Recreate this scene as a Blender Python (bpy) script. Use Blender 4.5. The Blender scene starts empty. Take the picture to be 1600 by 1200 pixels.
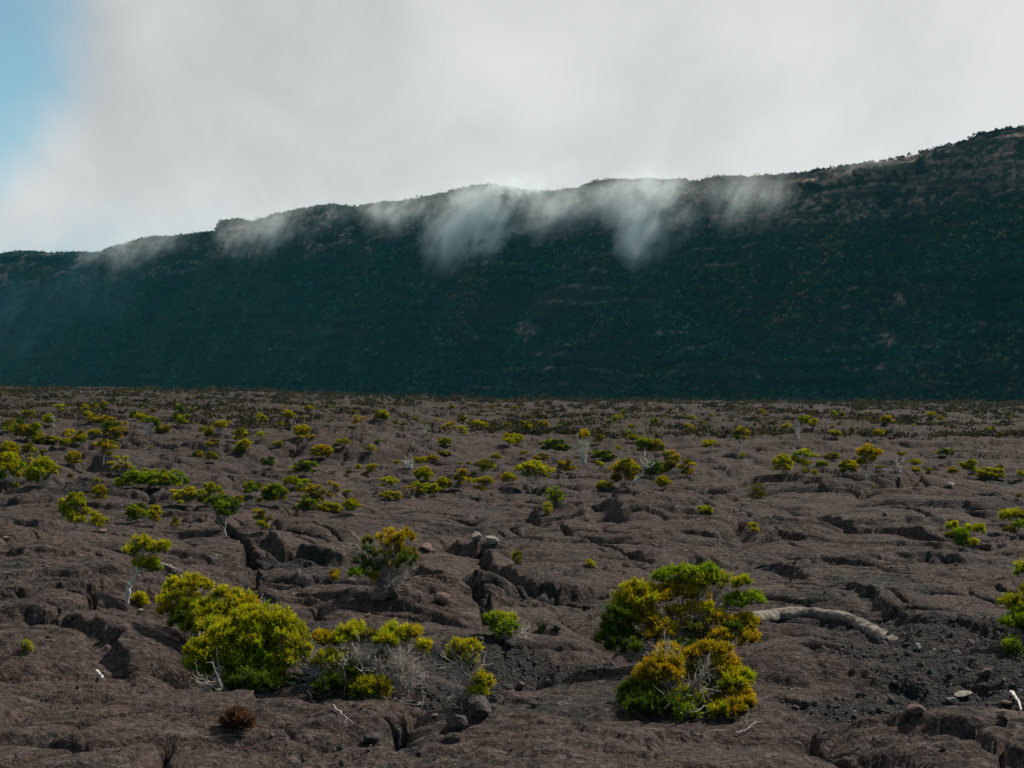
import bpy, math, random
import numpy as np
from mathutils import Vector

# ------------------------------------------------------------------ camera, sky, sun, exposure
SC = bpy.context.scene
COL = SC.collection
PX = 2222.0                       # focal length in photo pixels (1600 wide)
EYE = 3.5
cam_d = bpy.data.cameras.new('camera')
cam_d.sensor_width = 36.0
cam_d.lens = 36.0 * PX / 1600.0
cam_d.clip_start = 0.1
cam_d.clip_end = 30000.0
cam = bpy.data.objects.new('camera', cam_d)
COL.objects.link(cam)
cam.location = (0, 0, EYE)
cam.rotation_euler = (math.radians(90), 0, 0)
SC.camera = cam
SC.view_settings.view_transform = 'Standard'
SC.view_settings.look = 'None'
SC.view_settings.exposure = 0.32
SC.view_settings.gamma = 1.0
SC.cycles.use_denoising = True
SC.cycles.max_bounces = 6
SC.cycles.diffuse_bounces = 3
SC.cycles.transmission_bounces = 4
SC.cycles.transparent_max_bounces = 8
SC.cycles.volume_bounces = 3
SC.cycles.volume_step_rate = 1.0
SC.cycles.volume_max_steps = 96
SC.cycles.sample_clamp_indirect = 4.0

SUN_AZ = math.radians(54)         # clockwise from +Y (view direction), sun stands beyond the rampart
SUN_EL = math.radians(47)


class NT:
    """small helper round a node tree"""
    def __init__(s, tree):
        s.t = tree
        s.n = tree.nodes
        s.l = tree.links

    def node(s, kind, ins=None, **kw):
        n = s.n.new(kind)
        for k, v in kw.items():
            setattr(n, k, v)
        for k, v in (ins or {}).items():
            if isinstance(v, bpy.types.NodeSocket):
                s.l.new(v, n.inputs[k])
            else:
                n.inputs[k].default_value = v
        return n

    def math(s, op, a, b=0.0, c=0.0, clamp=False):
        n = s.node('ShaderNodeMath', {0: a, 1: b, 2: c}, operation=op, use_clamp=clamp)
        return n.outputs[0]

    def vmath(s, op, a, b=(0, 0, 0)):
        n = s.node('ShaderNodeVectorMath', {0: a, 1: b}, operation=op)
        return n.outputs['Value'] if op in ('DOT_PRODUCT', 'LENGTH', 'DISTANCE') else n.outputs[0]

    def noise(s, vec, scale, detail=4.0, rough=0.55, dist=0.0, out=0):
        n = s.node('ShaderNodeTexNoise', {'Vector': vec, 'Scale': scale, 'Detail': detail, 'Roughness': rough, 'Distortion': dist})
        return n.outputs[out]

    def ramp(s, f, a, b, c=0.0, d=1.0, smooth=True):
        n = s.node('ShaderNodeMapRange', {0: f, 1: a, 2: b, 3: c, 4: d}, interpolation_type='SMOOTHSTEP' if smooth else 'LINEAR')
        return n.outputs[0]

    def mix(s, f, a, b, blend='MIX'):
        n = s.n.new('ShaderNodeMix')
        n.data_type = 'RGBA'
        n.blend_type = blend
        for idx, v in ((0, f), (6, a), (7, b)):
            if isinstance(v, bpy.types.NodeSocket):
                s.l.new(v, n.inputs[idx])
            else:
                n.inputs[idx].default_value = v if idx == 0 else (tuple(v) + (1.0,) if len(v) == 3 else v)
        return n.outputs[2]


world = bpy.data.worlds.new('World')
SC.world = world
world.use_nodes = True
w = NT(world.node_tree)
w.n.clear()
w_out = w.node('ShaderNodeOutputWorld')
sky_t = w.node('ShaderNodeTexSky', sky_type='NISHITA', sun_disc=False, sun_elevation=SUN_EL, sun_rotation=SUN_AZ,
               altitude=2200.0, air_density=1.0, dust_density=0.6, ozone_density=1.5)
bg_sky = w.node('ShaderNodeBackground', {'Color': w.mix(1.0, sky_t.outputs[0], (.78, 1.20, 1.02), 'MULTIPLY'), 'Strength': 0.092})
wtc = w.node('ShaderNodeTexCoord').outputs['Generated']
wsep = w.node('ShaderNodeSeparateXYZ', {0: wtc})
# cloud deck: broken behind the viewer, closed ahead except for one window of blue
c_noise = w.noise(wtc, 2.3, 7.0, 0.55, 0.3)
c_big = w.noise(wtc, 4.5, 5.0, 0.5, 0.6)
hole_dir = Vector((-0.405, 1.0, 0.252)).normalized()
d_hole = w.vmath('DOT_PRODUCT', w.vmath('NORMALIZE', wtc), tuple(hole_dir))
d_hole = w.math('ADD', d_hole, w.math('MULTIPLY', w.math('SUBTRACT', c_big, 0.5), 0.016))
hole = w.ramp(d_hole, 0.9918, 1.0, 0.0, 0.80)
hole_dir2 = Vector((-0.375, 1.0, 0.105)).normalized()
d_hole2 = w.vmath('DOT_PRODUCT', w.vmath('NORMALIZE', wtc), tuple(hole_dir2))
d_hole2 = w.math('ADD', d_hole2, w.math('MULTIPLY', w.math('SUBTRACT', c_big, 0.5), 0.010))
hole2 = w.ramp(d_hole2, 0.9965, 1.0, 0.0, 0.22)
hole = w.math('MAXIMUM', hole, w.math('MULTIPLY', hole2, .10))
front = w.ramp(wsep.outputs[1], -0.25, 0.35)
broken = w.ramp(c_noise, 0.5, 0.62)
deck = w.math('MAXIMUM', front, w.math('MULTIPLY', broken, 0.6))
cover = w.math('MULTIPLY', deck, w.math('SUBTRACT', 1.0, hole))
# brighter where the deck thins near the horizon to one side, greyer overhead
glow_dir = Vector((0.16, 1.0, 0.17)).normalized()
d_glow = w.vmath('DOT_PRODUCT', w.vmath('NORMALIZE', wtc), tuple(glow_dir))
glow = w.ramp(d_glow, 0.93, 1.0)
cb = w.math('ADD', w.math('MULTIPLY', w.math('SUBTRACT', w.noise(wtc, 3.4, 5.0, 0.52, 0.6), 0.5), 2.0), 0.50)
cb = w.math('ADD', cb, w.math('MULTIPLY', w.math('SUBTRACT', w.noise(wtc, 8.0, 6.0, 0.55, 0.5), 0.5), 1.1))
cb = w.math('ADD', cb, w.math('MULTIPLY', glow, 0.30), clamp=True)
cloud_col = w.mix(cb, (0.49, 0.505, 0.515), (0.775, 0.78, 0.78))
bg_cloud = w.node('ShaderNodeBackground', {'Color': cloud_col, 'Strength': 0.79})
w_mix = w.node('ShaderNodeMixShader', {0: cover, 1: bg_sky.outputs[0], 2: bg_cloud.outputs[0]})
w.l.new(w_mix.outputs[0], w_out.inputs['Surface'])

sun_d = bpy.data.lights.new('sun', 'SUN')
sun_d.energy = 5.0
sun_d.angle = math.radians(1.5)
sun_d.color = (1.0, 0.94, 0.84)
sun = bpy.data.objects.new('sun', sun_d)
COL.objects.link(sun)
sdir = Vector((math.sin(SUN_AZ) * math.cos(SUN_EL), math.cos(SUN_AZ) * math.cos(SUN_EL), math.sin(SUN_EL)))
sun.rotation_euler = sdir.to_track_quat('Z', 'Y').to_euler()
sun.location = (40, 40, 90)


# ------------------------------------------------------------------ noise in numpy
def _h(ix, iy, seed):
    with np.errstate(over='ignore'):
        a = ix.astype(np.int64).astype(np.uint32) * np.uint32(374761393)
        b = iy.astype(np.int64).astype(np.uint32) * np.uint32(668265263)
        h = a ^ (b + np.uint32((seed * 2654435761) & 0xffffffff))
        h = (h ^ (h >> np.uint32(13))) * np.uint32(1274126177)
        h = (h ^ (h >> np.uint32(16))) * np.uint32(2246822519)
        h = h ^ (h >> np.uint32(15))
    return h


def rnd(ix, iy, seed):
    return _h(ix, iy, seed).astype(np.float64) / 4294967296.0


def gnoise(x, y, seed=0):
    x0 = np.floor(x); y0 = np.floor(y)
    fx = x - x0; fy = y - y0
    sx = fx * fx * fx * (fx * (fx * 6 - 15) + 10)
    sy = fy * fy * fy * (fy * (fy * 6 - 15) + 10)
    def g(dx, dy):
        a = rnd(x0 + dx, y0 + dy, seed) * (2 * math.pi)
        return np.cos(a) * (fx - dx) + np.sin(a) * (fy - dy)
    n0 = g(0, 0) * (1 - sx) + g(1, 0) * sx
    n1 = g(0, 1) * (1 - sx) + g(1, 1) * sx
    return (n0 * (1 - sy) + n1 * sy) * 1.5


def fbm(x, y, octv, seed=0, gain=0.5):
    s = np.zeros_like(x); a = 1.0; f = 1.0
    for k in range(octv):
        s = s + a * gnoise(x * f + 17.3 * k, y * f - 9.1 * k, seed + k * 7)
        a *= gain; f *= 2.03
    return s


def worley(x, y, seed=0):
    x0 = np.floor(x); y0 = np.floor(y)
    f1 = np.full(x.shape, 9.0); f2 = np.full(x.shape, 9.0); cid = np.zeros(x.shape)
    for dx in (-1, 0, 1):
        for dy in (-1, 0, 1):
            cx = x0 + dx; cy = y0 + dy
            px = cx + 0.1 + 0.8 * rnd(cx, cy, seed); py = cy + 0.1 + 0.8 * rnd(cx, cy, seed + 31)
            d = np.hypot(px - x, py - y)
            c = rnd(cx, cy, seed + 77)
            near = d < f1
            f2 = np.where(near, f1, np.minimum(f2, d))
            cid = np.where(near, c, cid)
            f1 = np.where(near, d, f1)
    return f1, f2, cid


def sstep(a, b, x):
    t = np.clip((x - a) / (b - a), 0, 1)
    return t * t * (3 - 2 * t)


# ------------------------------------------------------------------ the lava plain: height of the ground
_EU = np.array([-0.8, -0.36, -0.27, -0.18, -0.09, 0.0, 0.09, 0.18, 0.36, 0.8])
_EE = np.array([2.0, 7.0, 11.5, 17.0, 24.0, 29.0, 31.0, 32.5, 37.0, 42.0])


def tilt(x, y):
    yy = np.maximum(y, 1.0)
    u = np.clip(x / yy, -0.8, 0.8)
    e = np.interp(u, _EU, _EE)
    d = np.clip(y, 0, 330.0)
    z = d * (EYE / 330.0 - e / PX) - np.maximum(y - 330.0, 0) * 0.022
    return z + 1.9 * sstep(9.0, 2.0, y)          # the rise one stands on


def pix0(px, py):
    """photo pixel -> point of the bare tilted plain"""
    u = (px - 800.0) / PX; s = -(py - 600.0) / PX
    ys = np.geomspace(9.0, 900.0, 4000)
    hit = np.nonzero(EYE + s * ys <= tilt(u * ys, ys))[0]
    y = ys[hit[0]] if len(hit) else 900.0
    return u * y, y


# fissures (width, depth in m) and ledges (height, reach behind the edge in m), traced along the lava
CRACKS = [
    ([(330, 843), (352, 850), (374, 860), (386, 878), (396, 902)], 0.22, 0.40),
    ([(402, 905), (398, 930), (394, 962)], 0.16, 0.35),
    ([(862, 783), (900, 785), (930, 783), (946, 790), (952, 797)], 0.40, 0.35),
    ([(1050, 790), (1090, 796), (1130, 799), (1185, 804)], 0.35, 0.30),
    ([(1394, 811), (1428, 814), (1452, 820), (1458, 836)], 0.30, 0.30),
    ([(1390, 795), (1422, 791), (1446, 780)], 0.4, 0.3),
    ([(112, 731), (134, 742), (156, 755)], 0.9, 0.7),
    ([(132, 725), (158, 737), (186, 752)], 0.9, 0.7),
    ([(18, 688), (34, 692), (52, 699)], 0.8, 0.6),
    ([(752, 868), (752, 890), (760, 905), (790, 922)], 0.16, 0.30),
    ([(700, 930), (735, 948), (752, 975), (760, 1010)], 0.2, 0.35),
    ([(20, 845), (60, 852), (100, 848), (140, 855)], 0.3, 0.3),
    ([(930, 823), (942, 838), (960, 850)], 0.6, 0.35),
    ([(820, 815), (832, 840), (850, 850)], 0.3, 0.25),
    ([(1475, 850), (1520, 840), (1560, 838), (1590, 845)], 0.25, 0.25),
    ([(1190, 1010), (1245, 1003), (1290, 1012)], 0.12, 0.15),
    ([(1120, 1075), (1160, 1062), (1190, 1060)], 0.12, 0.2),
    ([(1225, 1135), (1240, 1145), (1250, 1150)], 0.15, 0.2),
    ([(1262, 1050), (1285, 1062), (1283, 1085)], 0.12, 0.2),
    ([(0, 975), (40, 982), (90, 975), (150, 990)], 0.10, 0.14),
    ([(560, 955), (590, 948), (640, 960), (690, 962)], 0.12, 0.2),
    ([(480, 925), (520, 935), (560, 938)], 0.1, 0.15),
    ([(1060, 865), (1120, 868), (1175, 860)], 0.25, 0.2),
    ([(1010, 905), (960, 890), (905, 870), (870, 850)], 0.2, 0.25),
    ([(905, 1010), (940, 990), (1000, 975)], 0.12, 0.2),
]
LEDGES = [
    ([(1160, 903), (1200, 909), (1238, 921), (1262, 940)], 0.34, 1.2),
    ([(1240, 826), (1290, 838), (1340, 848), (1400, 850), (1480, 861), (1545, 873), (1610, 872)], 0.40, 3.0),
    ([(690, 868), (740, 885), (786, 915), (826, 942), (880, 946), (955, 935)], 0.42, 1.8),
    ([(-10, 998), (60, 1002), (112, 1022), (152, 1050), (182, 1082), (196, 1108)], 0.36, 1.3),
    ([(404, 866), (440, 881), (500, 897), (535, 908)], 0.50, 1.5),
    ([(600, 905), (640, 925), (700, 937), (716, 918)], 0.45, 0.9),
    ([(948, 787), (985, 794), (1025, 788)], 0.45, 2.0),
    ([(1030, 918), (1080, 902), (1150, 898)], 0.3, 1.2),
    ([(1280, 945), (1320, 950), (1362, 962), (1420, 1000), (1470, 1018)], 0.26, 0.8),
    ([(1480, 1010), (1540, 1028), (1585, 1022)], 0.22, 0.6),
    ([(0, 905), (90, 910), (160, 906)], 0.16, 1.5),
    ([(0, 868), (60, 872), (120, 866)], 0.25, 1.8),
    ([(0, 803), (60, 806), (95, 803)], 0.35, 2.0),
    ([(1020, 845), (1060, 850), (1130, 852)], 0.2, 1.6),
    ([(1330, 900), (1370, 908), (1400, 905)], 0.2, 0.8),
    ([(1400, 908), (1450, 903), (1505, 910)], 0.2, 0.8),
    ([(1090, 700), (1200, 715), (1330, 712)], 0.3, 4.0),
    ([(100, 792), (190, 800), (300, 806)], 0.3, 2.0),
    ([(200, 835), (280, 838), (330, 846)], 0.26, 1.4),
    ([(880, 1150), (950, 1160), (1050, 1158), (1180, 1165)], 0.08, 0.6),
    ([(400, 758), (440, 764), (500, 760)], 0.35, 3.0),
    ([(1100, 752), (1130, 764), (1160, 762)], 0.3, 2.5),
    ([(210, 712), (260, 720), (330, 726)], 0.4, 4.0),
    ([(200, 668), (300, 667), (380, 675)], 0.6, 8.0),
]
DOMES = [(1228, 1092, .62, .20), (1372, 1100, .6, .16), (1290, 1055, .45, .10), (600, 972, 1.1, .22), (700, 980, .7, .22),
         (770, 948, .55, .26), (880, 1003, 1.1, .18), (480, 930, 1.2, .24), (120, 1065, 1.5, .16),
         (1000, 828, 3.0, .30), (1110, 845, 2.6, .30), (560, 722, 4.5, .8), (1450, 790, 5.0, .35), (60, 880, 2.4, .3),
         (60, 948, 2.4, .20), (1290, 770, 6.0, .4), (950, 742, 5.0, .25), (420, 720, 5.0, .6), (690, 715, 5.0, .3),
         (150, 690, 6.0, .7), (40, 770, 3.0, .35), (360, 705, 5.0, .6), (1250, 1010, 0.9, .10), (540, 850, 2.0, .15)]
HOLLOWS = [(1300, 992, 1.15, .16), (1240, 990, .8, .12), (835, 955, .45, .35), (905, 950, .5, .35), (465, 1100, .5, .30),
           (420, 738, 1.2, .6), (905, 728, 1.2, .5), (120, 690, 1.2, .5), (855, 835, .8, .2), (980, 763, .8, .3),
           (340, 1100, .5, .25), (790, 1090, .6, .15), (640, 915, .5, .2)]
GRAVEL = [(1300, 990, 1.3, .5), (1400, 1020, 1.0, .5), (1500, 1075, 1.5, .9), (1560, 1120, 1.2, .8), (1380, 1150, .9, .3),
          (780, 1075, .9, .45), (850, 1085, .8, .35), (700, 1125, .5, .3), (450, 897, .7, .5), (720, 850, 1.0, .6), (1540, 1030, .8, .5), (150, 790, 1.5, 1.)]


def _poly(pts):
    return np.array([pix0(*p) for p in pts])


def seg_dist(x, y, P):
    """distance to a polyline, signed side (+ behind it), how far along it (0..1)"""
    best = np.full(x.shape, 1e9); side = np.zeros(x.shape); along = np.zeros(x.shape)
    L = np.hypot(*(P[1:] - P[:-1]).T); tot = L.sum(); acc = 0.0
    for a, b, l in zip(P[:-1], P[1:], L):
        dx, dy = (b - a) / l
        t = np.clip((x - a[0]) * dx + (y - a[1]) * dy, 0, l)
        ex = x - a[0] - t * dx; ey = y - a[1] - t * dy
        d = np.hypot(ex, ey)
        m = d < best
        best = np.where(m, d, best)
        side = np.where(m, dx * (y - a[1]) - dy * (x - a[0]), side)
        along = np.where(m, (acc + t) / tot, along)
        acc += l
    return best, np.sign(side), along


def _feats():
    out = []
    for p, wd, dp in CRACKS:
        out.append(('c', _poly(p), wd, dp))
    for p, h, r in LEDGES:
        out.append(('l', _poly(p), h, r))
    return out


FEATS = _feats()
DOMES_W = [(*pix0(a, b), r, h) for a, b, r, h in DOMES]
HOLL_W = [(*pix0(a, b), r, h) for a, b, r, h in HOLLOWS]
GRAV_W = [(*pix0(a, b), r, r2) for a, b, r, r2 in GRAVEL]


def gravel_mask(x, y):
    m = np.zeros(x.shape)
    wob = 0.35 * gnoise(x * 1.7, y * 1.7, 91) + 0.2 * gnoise(x * 5, y * 5, 92)
    for gx, gy, r, r2 in GRAV_W:
        q = np.abs(x - gx) < 4 * r
        if q.any():
            d = np.hypot((x[q] - gx) / r, (y[q] - gy) / (1.6 * r2 + .2))
            m[q] = np.maximum(m[q], sstep(1.25, 0.8, d + wob[q]))
    return m


def ground_h(x, y, full=False):
    z = tilt(x, y)
    wx = x + 0.9 * gnoise(x * .22, y * .22, 5) + 0.30 * gnoise(x * .9, y * .9, 6)
    wy = y + 0.9 * gnoise(x * .22, y * .22, 8) + 0.30 * gnoise(x * .9, y * .9, 9)
    far = sstep(22, 80, y)
    z = z + (0.10 + 0.32 * far) * gnoise(x / 11.0, y / 14.0, 1) + (0.10 + 0.55 * sstep(60, 200, y)) * gnoise(x / 37.0, y / 43.0, 2)
    grav = gravel_mask(x, y) if full else None
    # big slabs with their own levels, parted by cracks
    f1, f2, cid = worley(wx / 4.6, wy / 3.6, 11)
    e = (f2 - f1) * 3.8
    act = sstep(-0.25, 0.25, gnoise(x * .16, y * .16, 12))
    slab = 0.24 * (1 - np.exp(-e / 0.55)) + 0.10 * (cid - 0.5) * sstep(0, 0.16, e)
    crack = -0.40 * np.exp(-(e / np.maximum(.05, .0018 * y)) ** 2) * act
    # second set of pillows
    g1, g2, gid = worley(wx / 1.35 + 3.7, wy / 1.15 - 8.2, 21)
    e2 = (g2 - g1) * 1.2
    m2 = sstep(-0.1, 0.35, gnoise(x * .3 + 4, y * .3, 22))
    pil = m2 * (0.075 * (1 - np.exp(-e2 / 0.20)) + 0.05 * (gid - .5) * sstep(0, .08, e2) - 0.16 * np.exp(-(e2 / np.maximum(.05, .0018 * y)) ** 2))
    # small toes
    t1, t2, tid = worley(wx / 0.42 + 1.1, wy / 0.36 + 5.2, 23)
    m3 = sstep(0.05, 0.4, gnoise(x * .55 - 7, y * .55 + 2, 24))
    toes = m3 * (0.015 * (1 - np.exp(-(t2 - t1) * 0.39 / 0.08)) + 0.03 * (tid - .5))
    z = z + slab + crack + pil + toes
    # broken step lines across the flow
    for ln, lx, am, nz, sd_ in ((3.4, 6.5, .10, 1.9, 41), (1.25, 2.6, .036, 1.6, 44), (.48, 1.0, .012, 1.5, 49), (10.0, 17.0, .42, 2.2, 47)):
        q = gnoise(wx / lx + 2.0, wy / (lx * .8), sd_) * nz + (y + .35 * x) / ln + .10 * gnoise(x * 2.2, y * 2.2, sd_ + 1)
        fr = q - np.floor(q)
        if ln > 8:
            am = am * sstep(45, 130, y)
        elif ln > 3:
            am = am * (1 + 1.1 * sstep(24, 65, y))
        elif ln > 1:
            am = am * (1 + 1.3 * sstep(22, 50, y))
        z = z + am * sstep(0.0, 0.04, fr) * (1 - sstep(.04, 1.0, fr)) * sstep(-.25, .2, gnoise(x * .55 / ln + 9, y * .7 / ln, sd_ + 2))
    # ropy folds
    rp = gnoise(x * .35, y * .35, 51)
    ang = 2 * math.pi * (y * 2.6 + 1.6 * gnoise(x * .5, y * .5, 52) + 0.5 * x * gnoise(x * .1, y * .1, 53) + .5 * gnoise(x * 2.2, y * 2.2, 54))
    z = z + 0.020 * np.sin(ang) * sstep(0.0, 0.4, rp) * sstep(40, 22, y)
    # grain
    z = z + 0.030 * fbm(x * 1.0, y * 1.3, 3, 61) + 0.009 * fbm(x * 4.0, y * 7.0, 3, 71, .6)
    # creases drawn along the flow
    for sc_, am, sd_ in ((.55, .03, 101), (.23, .012, 103), (1.3, .035, 105), (.8, .02, 107)):
        cr = gnoise(wx * .55 / sc_, wy * .9 / sc_, sd_)
        z = z - am * np.exp(-np.abs(cr) / .045) * sstep(-.25, .15, gnoise(x * .4 / sc_, y * .4 / sc_, sd_ + 1))
    # traced fissures, ledges, domes, hollows
    jx = x + 0.10 * gnoise(x * 3, y * 3, 81) + .03 * gnoise(x * 9, y * 9, 83); jy = y + 0.16 * gnoise(x * 3, y * 3, 82) + .03 * gnoise(x * 9, y * 9, 84)
    for kind, P, a, b in FEATS:
        reach = a * 4 if kind == 'c' else b * 4 + 1
        lo = P.min(0) - reach; hi = P.max(0) + reach
        m = (x > lo[0]) & (x < hi[0]) & (y > lo[1]) & (y < hi[1])
        if not m.any():
            continue
        d, s, t = seg_dist(jx[m], jy[m], P)
        taper = sstep(0, .12, t) * sstep(1, .88, t)
        if kind == 'c':
            z[m] -= b * np.exp(-(d / (a * .5)) ** 4) * (0.35 + .65 * taper)
        else:
            sd = d * s
            z[m] += .45 * a * taper * sstep(-0.04, 0.08, sd) * np.exp(-np.maximum(sd, 0) / b)
            z[m] -= 0.25 * a * taper * np.exp(-((sd + 0.12) / .16) ** 2)
    for gx, gy, r, h in DOMES_W:
        m = (np.abs(x - gx) < 3 * r) & (np.abs(y - gy) < 3 * r)
        if m.any():
            d = np.hypot(jx[m] - gx, jy[m] - gy) / r
            z[m] += h * np.clip(1 - d * d * .8, 0, 1) ** .7
    for gx, gy, r, h in HOLL_W:
        m = (np.abs(x - gx) < 3 * r) & (np.abs(y - gy) < 3 * r)
        if m.any():
            d = np.hypot(jx[m] - gx, jy[m] - gy) / r
            z[m] -= h * np.exp(-d ** 4)
    # the near lip of lava that the bushes stand behind
    edge = 14.05 - .40 * sstep(-.5, 1.0, x) + 0.22 * gnoise(x * .5, x * 0 + 3.3, 85) + 0.12 * gnoise(x * 1.9, x * 0 + 1.3, 86)
    z = z + 0.15 * sstep(0.10, -0.02, y - edge) * sstep(9.5, 12.5, y) * (0.75 + .5 * gnoise(x * .35, x * 0 + 8., 87))
    if full:
        rub = fbm(x * 9, y * 9, 2, 95) * .03
        z = z + grav * rub
        return z, grav
    return z


def H(x, y):
    return float(ground_h(np.array([float(x)]), np.array([float(y)]))[0])


def pix(px, py, ymin=9.2):
    """photo pixel -> the point where that line of sight meets the finished ground"""
    u = (px - 800.0) / PX; s = -(py - 600.0) / PX
    ys = np.geomspace(ymin, 640.0, 3000)
    hit = np.nonzero(EYE + s * ys <= ground_h(u * ys, ys))[0]
    y = float(ys[hit[0]]) if len(hit) else 640.0
    return u * y, y, H(u * y, y)


# ------------------------------------------------------------------ mesh and object helpers
def mesh_np(name, verts, tris=None, quads=None, smooth=True, cols=None, attrs=None):
    me = bpy.data.meshes.new(name)
    verts = np.ascontiguousarray(verts, dtype=np.float32)
    faces, sizes = [], []
    if tris is not None and len(tris):
        faces.append(np.asarray(tris, dtype=np.int32).ravel()); sizes.append(np.full(len(tris), 3, np.int32))
    if quads is not None and len(quads):
        faces.append(np.asarray(quads, dtype=np.int32).ravel()); sizes.append(np.full(len(quads), 4, np.int32))
    li = np.concatenate(faces); ls = np.concatenate(sizes)
    me.vertices.add(len(verts)); me.vertices.foreach_set('co', verts.ravel())
    me.loops.add(len(li)); me.loops.foreach_set('vertex_index', li)
    me.polygons.add(len(ls))
    st = np.zeros(len(ls), np.int32); st[1:] = np.cumsum(ls)[:-1]
    me.polygons.foreach_set('loop_start', st)
    me.polygons.foreach_set('loop_total', ls)
    me.polygons.foreach_set('use_smooth', np.full(len(ls), smooth, dtype=bool))
    if cols is not None:
        at = me.attributes.new('tint', 'FLOAT_COLOR', 'POINT')
        c4 = np.ones((len(verts), 4), np.float32); c4[:, :3] = cols
        at.data.foreach_set('color', c4.ravel())
    for k, v in (attrs or {}).items():
        at = me.attributes.new(k, 'FLOAT', 'POINT')
        at.data.foreach_set('value', np.ascontiguousarray(v, dtype=np.float32))
    me.update(calc_edges=True)
    return me


def put(name, me, mat, parent=None, loc=None):
    o = bpy.data.objects.new(name, me)
    if mat is not None and not me.materials:
        me.materials.append(mat)
    COL.objects.link(o)
    if parent is not None:
        o.parent = parent
    if loc is not None:
        o.location = loc
    return o


def tag(o, label=None, cat=None, group=None, kind=None):
    if label: o['label'] = label
    if cat: o['category'] = cat
    if group: o['group'] = group
    if kind: o['kind'] = kind
    return o


def empty(name, loc, rz=0.0, sc=None):
    o = bpy.data.objects.new(name, None)
    o.empty_display_size = 0.2
    COL.objects.link(o)
    o.location = loc
    o.rotation_euler = (0, 0, rz)
    if sc: o.scale = sc
    return o


def material(name):
    m = bpy.data.materials.new(name)
    m.use_nodes = True
    t = NT(m.node_tree)
    return m, t, t.n['Principled BSDF']


# ------------------------------------------------------------------ materials of the setting
def lava_material():
    m, t, b = material('weathered_lava')
    co = t.node('ShaderNodeTexCoord').outputs['Object']
    grav = t.node('ShaderNodeAttribute', attribute_name='gravel').outputs['Fac']
    n_big = t.noise(co, 0.25, 4, .55)
    n_mid = t.noise(co, 1.6, 5, .6, .4)
    n_fine = t.noise(co, 14.0, 6, .65)
    stretch = t.node('ShaderNodeMapping', {0: co, 3: (3.0, 11.0, 6.0)}).outputs[0]
    n_str = t.noise(stretch, 1.0, 5, .65, .6)
    n_grit = t.noise(co, 48.0, 3, .6)
    c = t.mix(t.ramp(n_mid, .36, .64), (.025, .0172, .0148), (.052, .0358, .0300))
    c = t.mix(t.ramp(n_big, .38, .62, 0, .6), c, (.070, .046, .0360))
    # dark patches strewn by noise
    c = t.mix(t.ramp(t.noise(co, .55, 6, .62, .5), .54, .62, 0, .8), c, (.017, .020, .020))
    # pale lichen along the grain
    c = t.mix(t.ramp(n_str, .54, .68, 0, .8), c, (.128, .104, .090))
    c = t.mix(t.ramp(n_fine, .54, .64, 0, .75), c, (.098, .077, .064))
    c = t.mix(t.ramp(n_fine, .49, .38, 0, .85), c, (.008, .008, .008))
    c = t.mix(t.ramp(n_grit, .57, .68, 0, .7), c, (.125, .102, .087))
    c = t.mix(t.ramp(n_grit, .45, .34, 0, .85), c, (.010, .010, .010))
    c = t.mix(t.math('MULTIPLY', grav, .85), c, t.mix(t.ramp(n_grit, .42, .66), (.012, .013, .013), (.038, .034, .032)))
    # far lava colour darkened with distance, standing in for small shadows missing there
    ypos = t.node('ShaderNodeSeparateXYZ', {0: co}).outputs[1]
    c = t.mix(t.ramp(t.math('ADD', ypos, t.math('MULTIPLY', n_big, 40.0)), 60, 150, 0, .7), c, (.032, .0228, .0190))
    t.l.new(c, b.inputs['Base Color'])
    b.inputs['Roughness'].default_value = .9
    b.inputs['Specular IOR Level'].default_value = .10
    v1 = t.node('ShaderNodeTexVoronoi', {'Vector': co, 'Scale': 26.0, 'Randomness': 1.0}).outputs['Distance']
    hgt = t.math('ADD', t.math('MULTIPLY', n_fine, .055), t.math('MULTIPLY', n_grit, .014))
    hgt = t.math('ADD', hgt, t.math('MULTIPLY', n_str, .030))
    hgt = t.math('ADD', hgt, t.math('MULTIPLY', v1, t.math('ADD', .012, t.math('MULTIPLY', grav, .03))))
    hgt = t.math('ADD', hgt, t.math('MULTIPLY', t.noise(co, 3.5, 6, .62, .5), .035))
    bump = t.node('ShaderNodeBump', {'Height': hgt, 'Strength': 1.0, 'Distance': 1.0})
    t.l.new(bump.outputs[0], b.inputs['Normal'])
    return m


def cliff_material():
    m, t, b = material('scrub_covered_rock')
    co = t.node('ShaderNodeTexCoord').outputs['Object']
    rock = t.node('ShaderNodeAttribute', attribute_name='rock').outputs['Fac']
    n1 = t.noise(co, .02, 5, .6)
    n2 = t.noise(co, .22, 6, .65)
    lay = t.node('ShaderNodeMapping', {0: co, 3: (.03, .03, .30)}).outputs[0]
    n3 = t.noise(lay, 1.0, 5, .65, .4)
    veg = t.mix(t.ramp(n2, .35, .65), (.002, .008, .009), (.004, .017, .018))
    veg = t.mix(t.ramp(n1, .45, .60, 0, .7), veg, (.020, .022, .016))
    rk = t.mix(t.ramp(n3, .35, .65), (.050, .030, .026), (.30, .175, .140))
    rk = t.mix(t.ramp(t.noise(co, .22, 6, .7), .44, .56), rk, (.022, .030, .026))
    t.l.new(t.mix(rock, veg, rk), b.inputs['Base Color'])
    b.inputs['Roughness'].default_value = 1.0
    b.inputs['Specular IOR Level'].default_value = .1
    bump = t.node('ShaderNodeBump', {'Height': t.math('ADD', t.math('MULTIPLY', n2, 2.0), t.math('MULTIPLY', n3, 1.5)), 'Strength': .8, 'Distance': 1.0})
    t.l.new(bump.outputs[0], b.inputs['Normal'])
    return m


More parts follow.
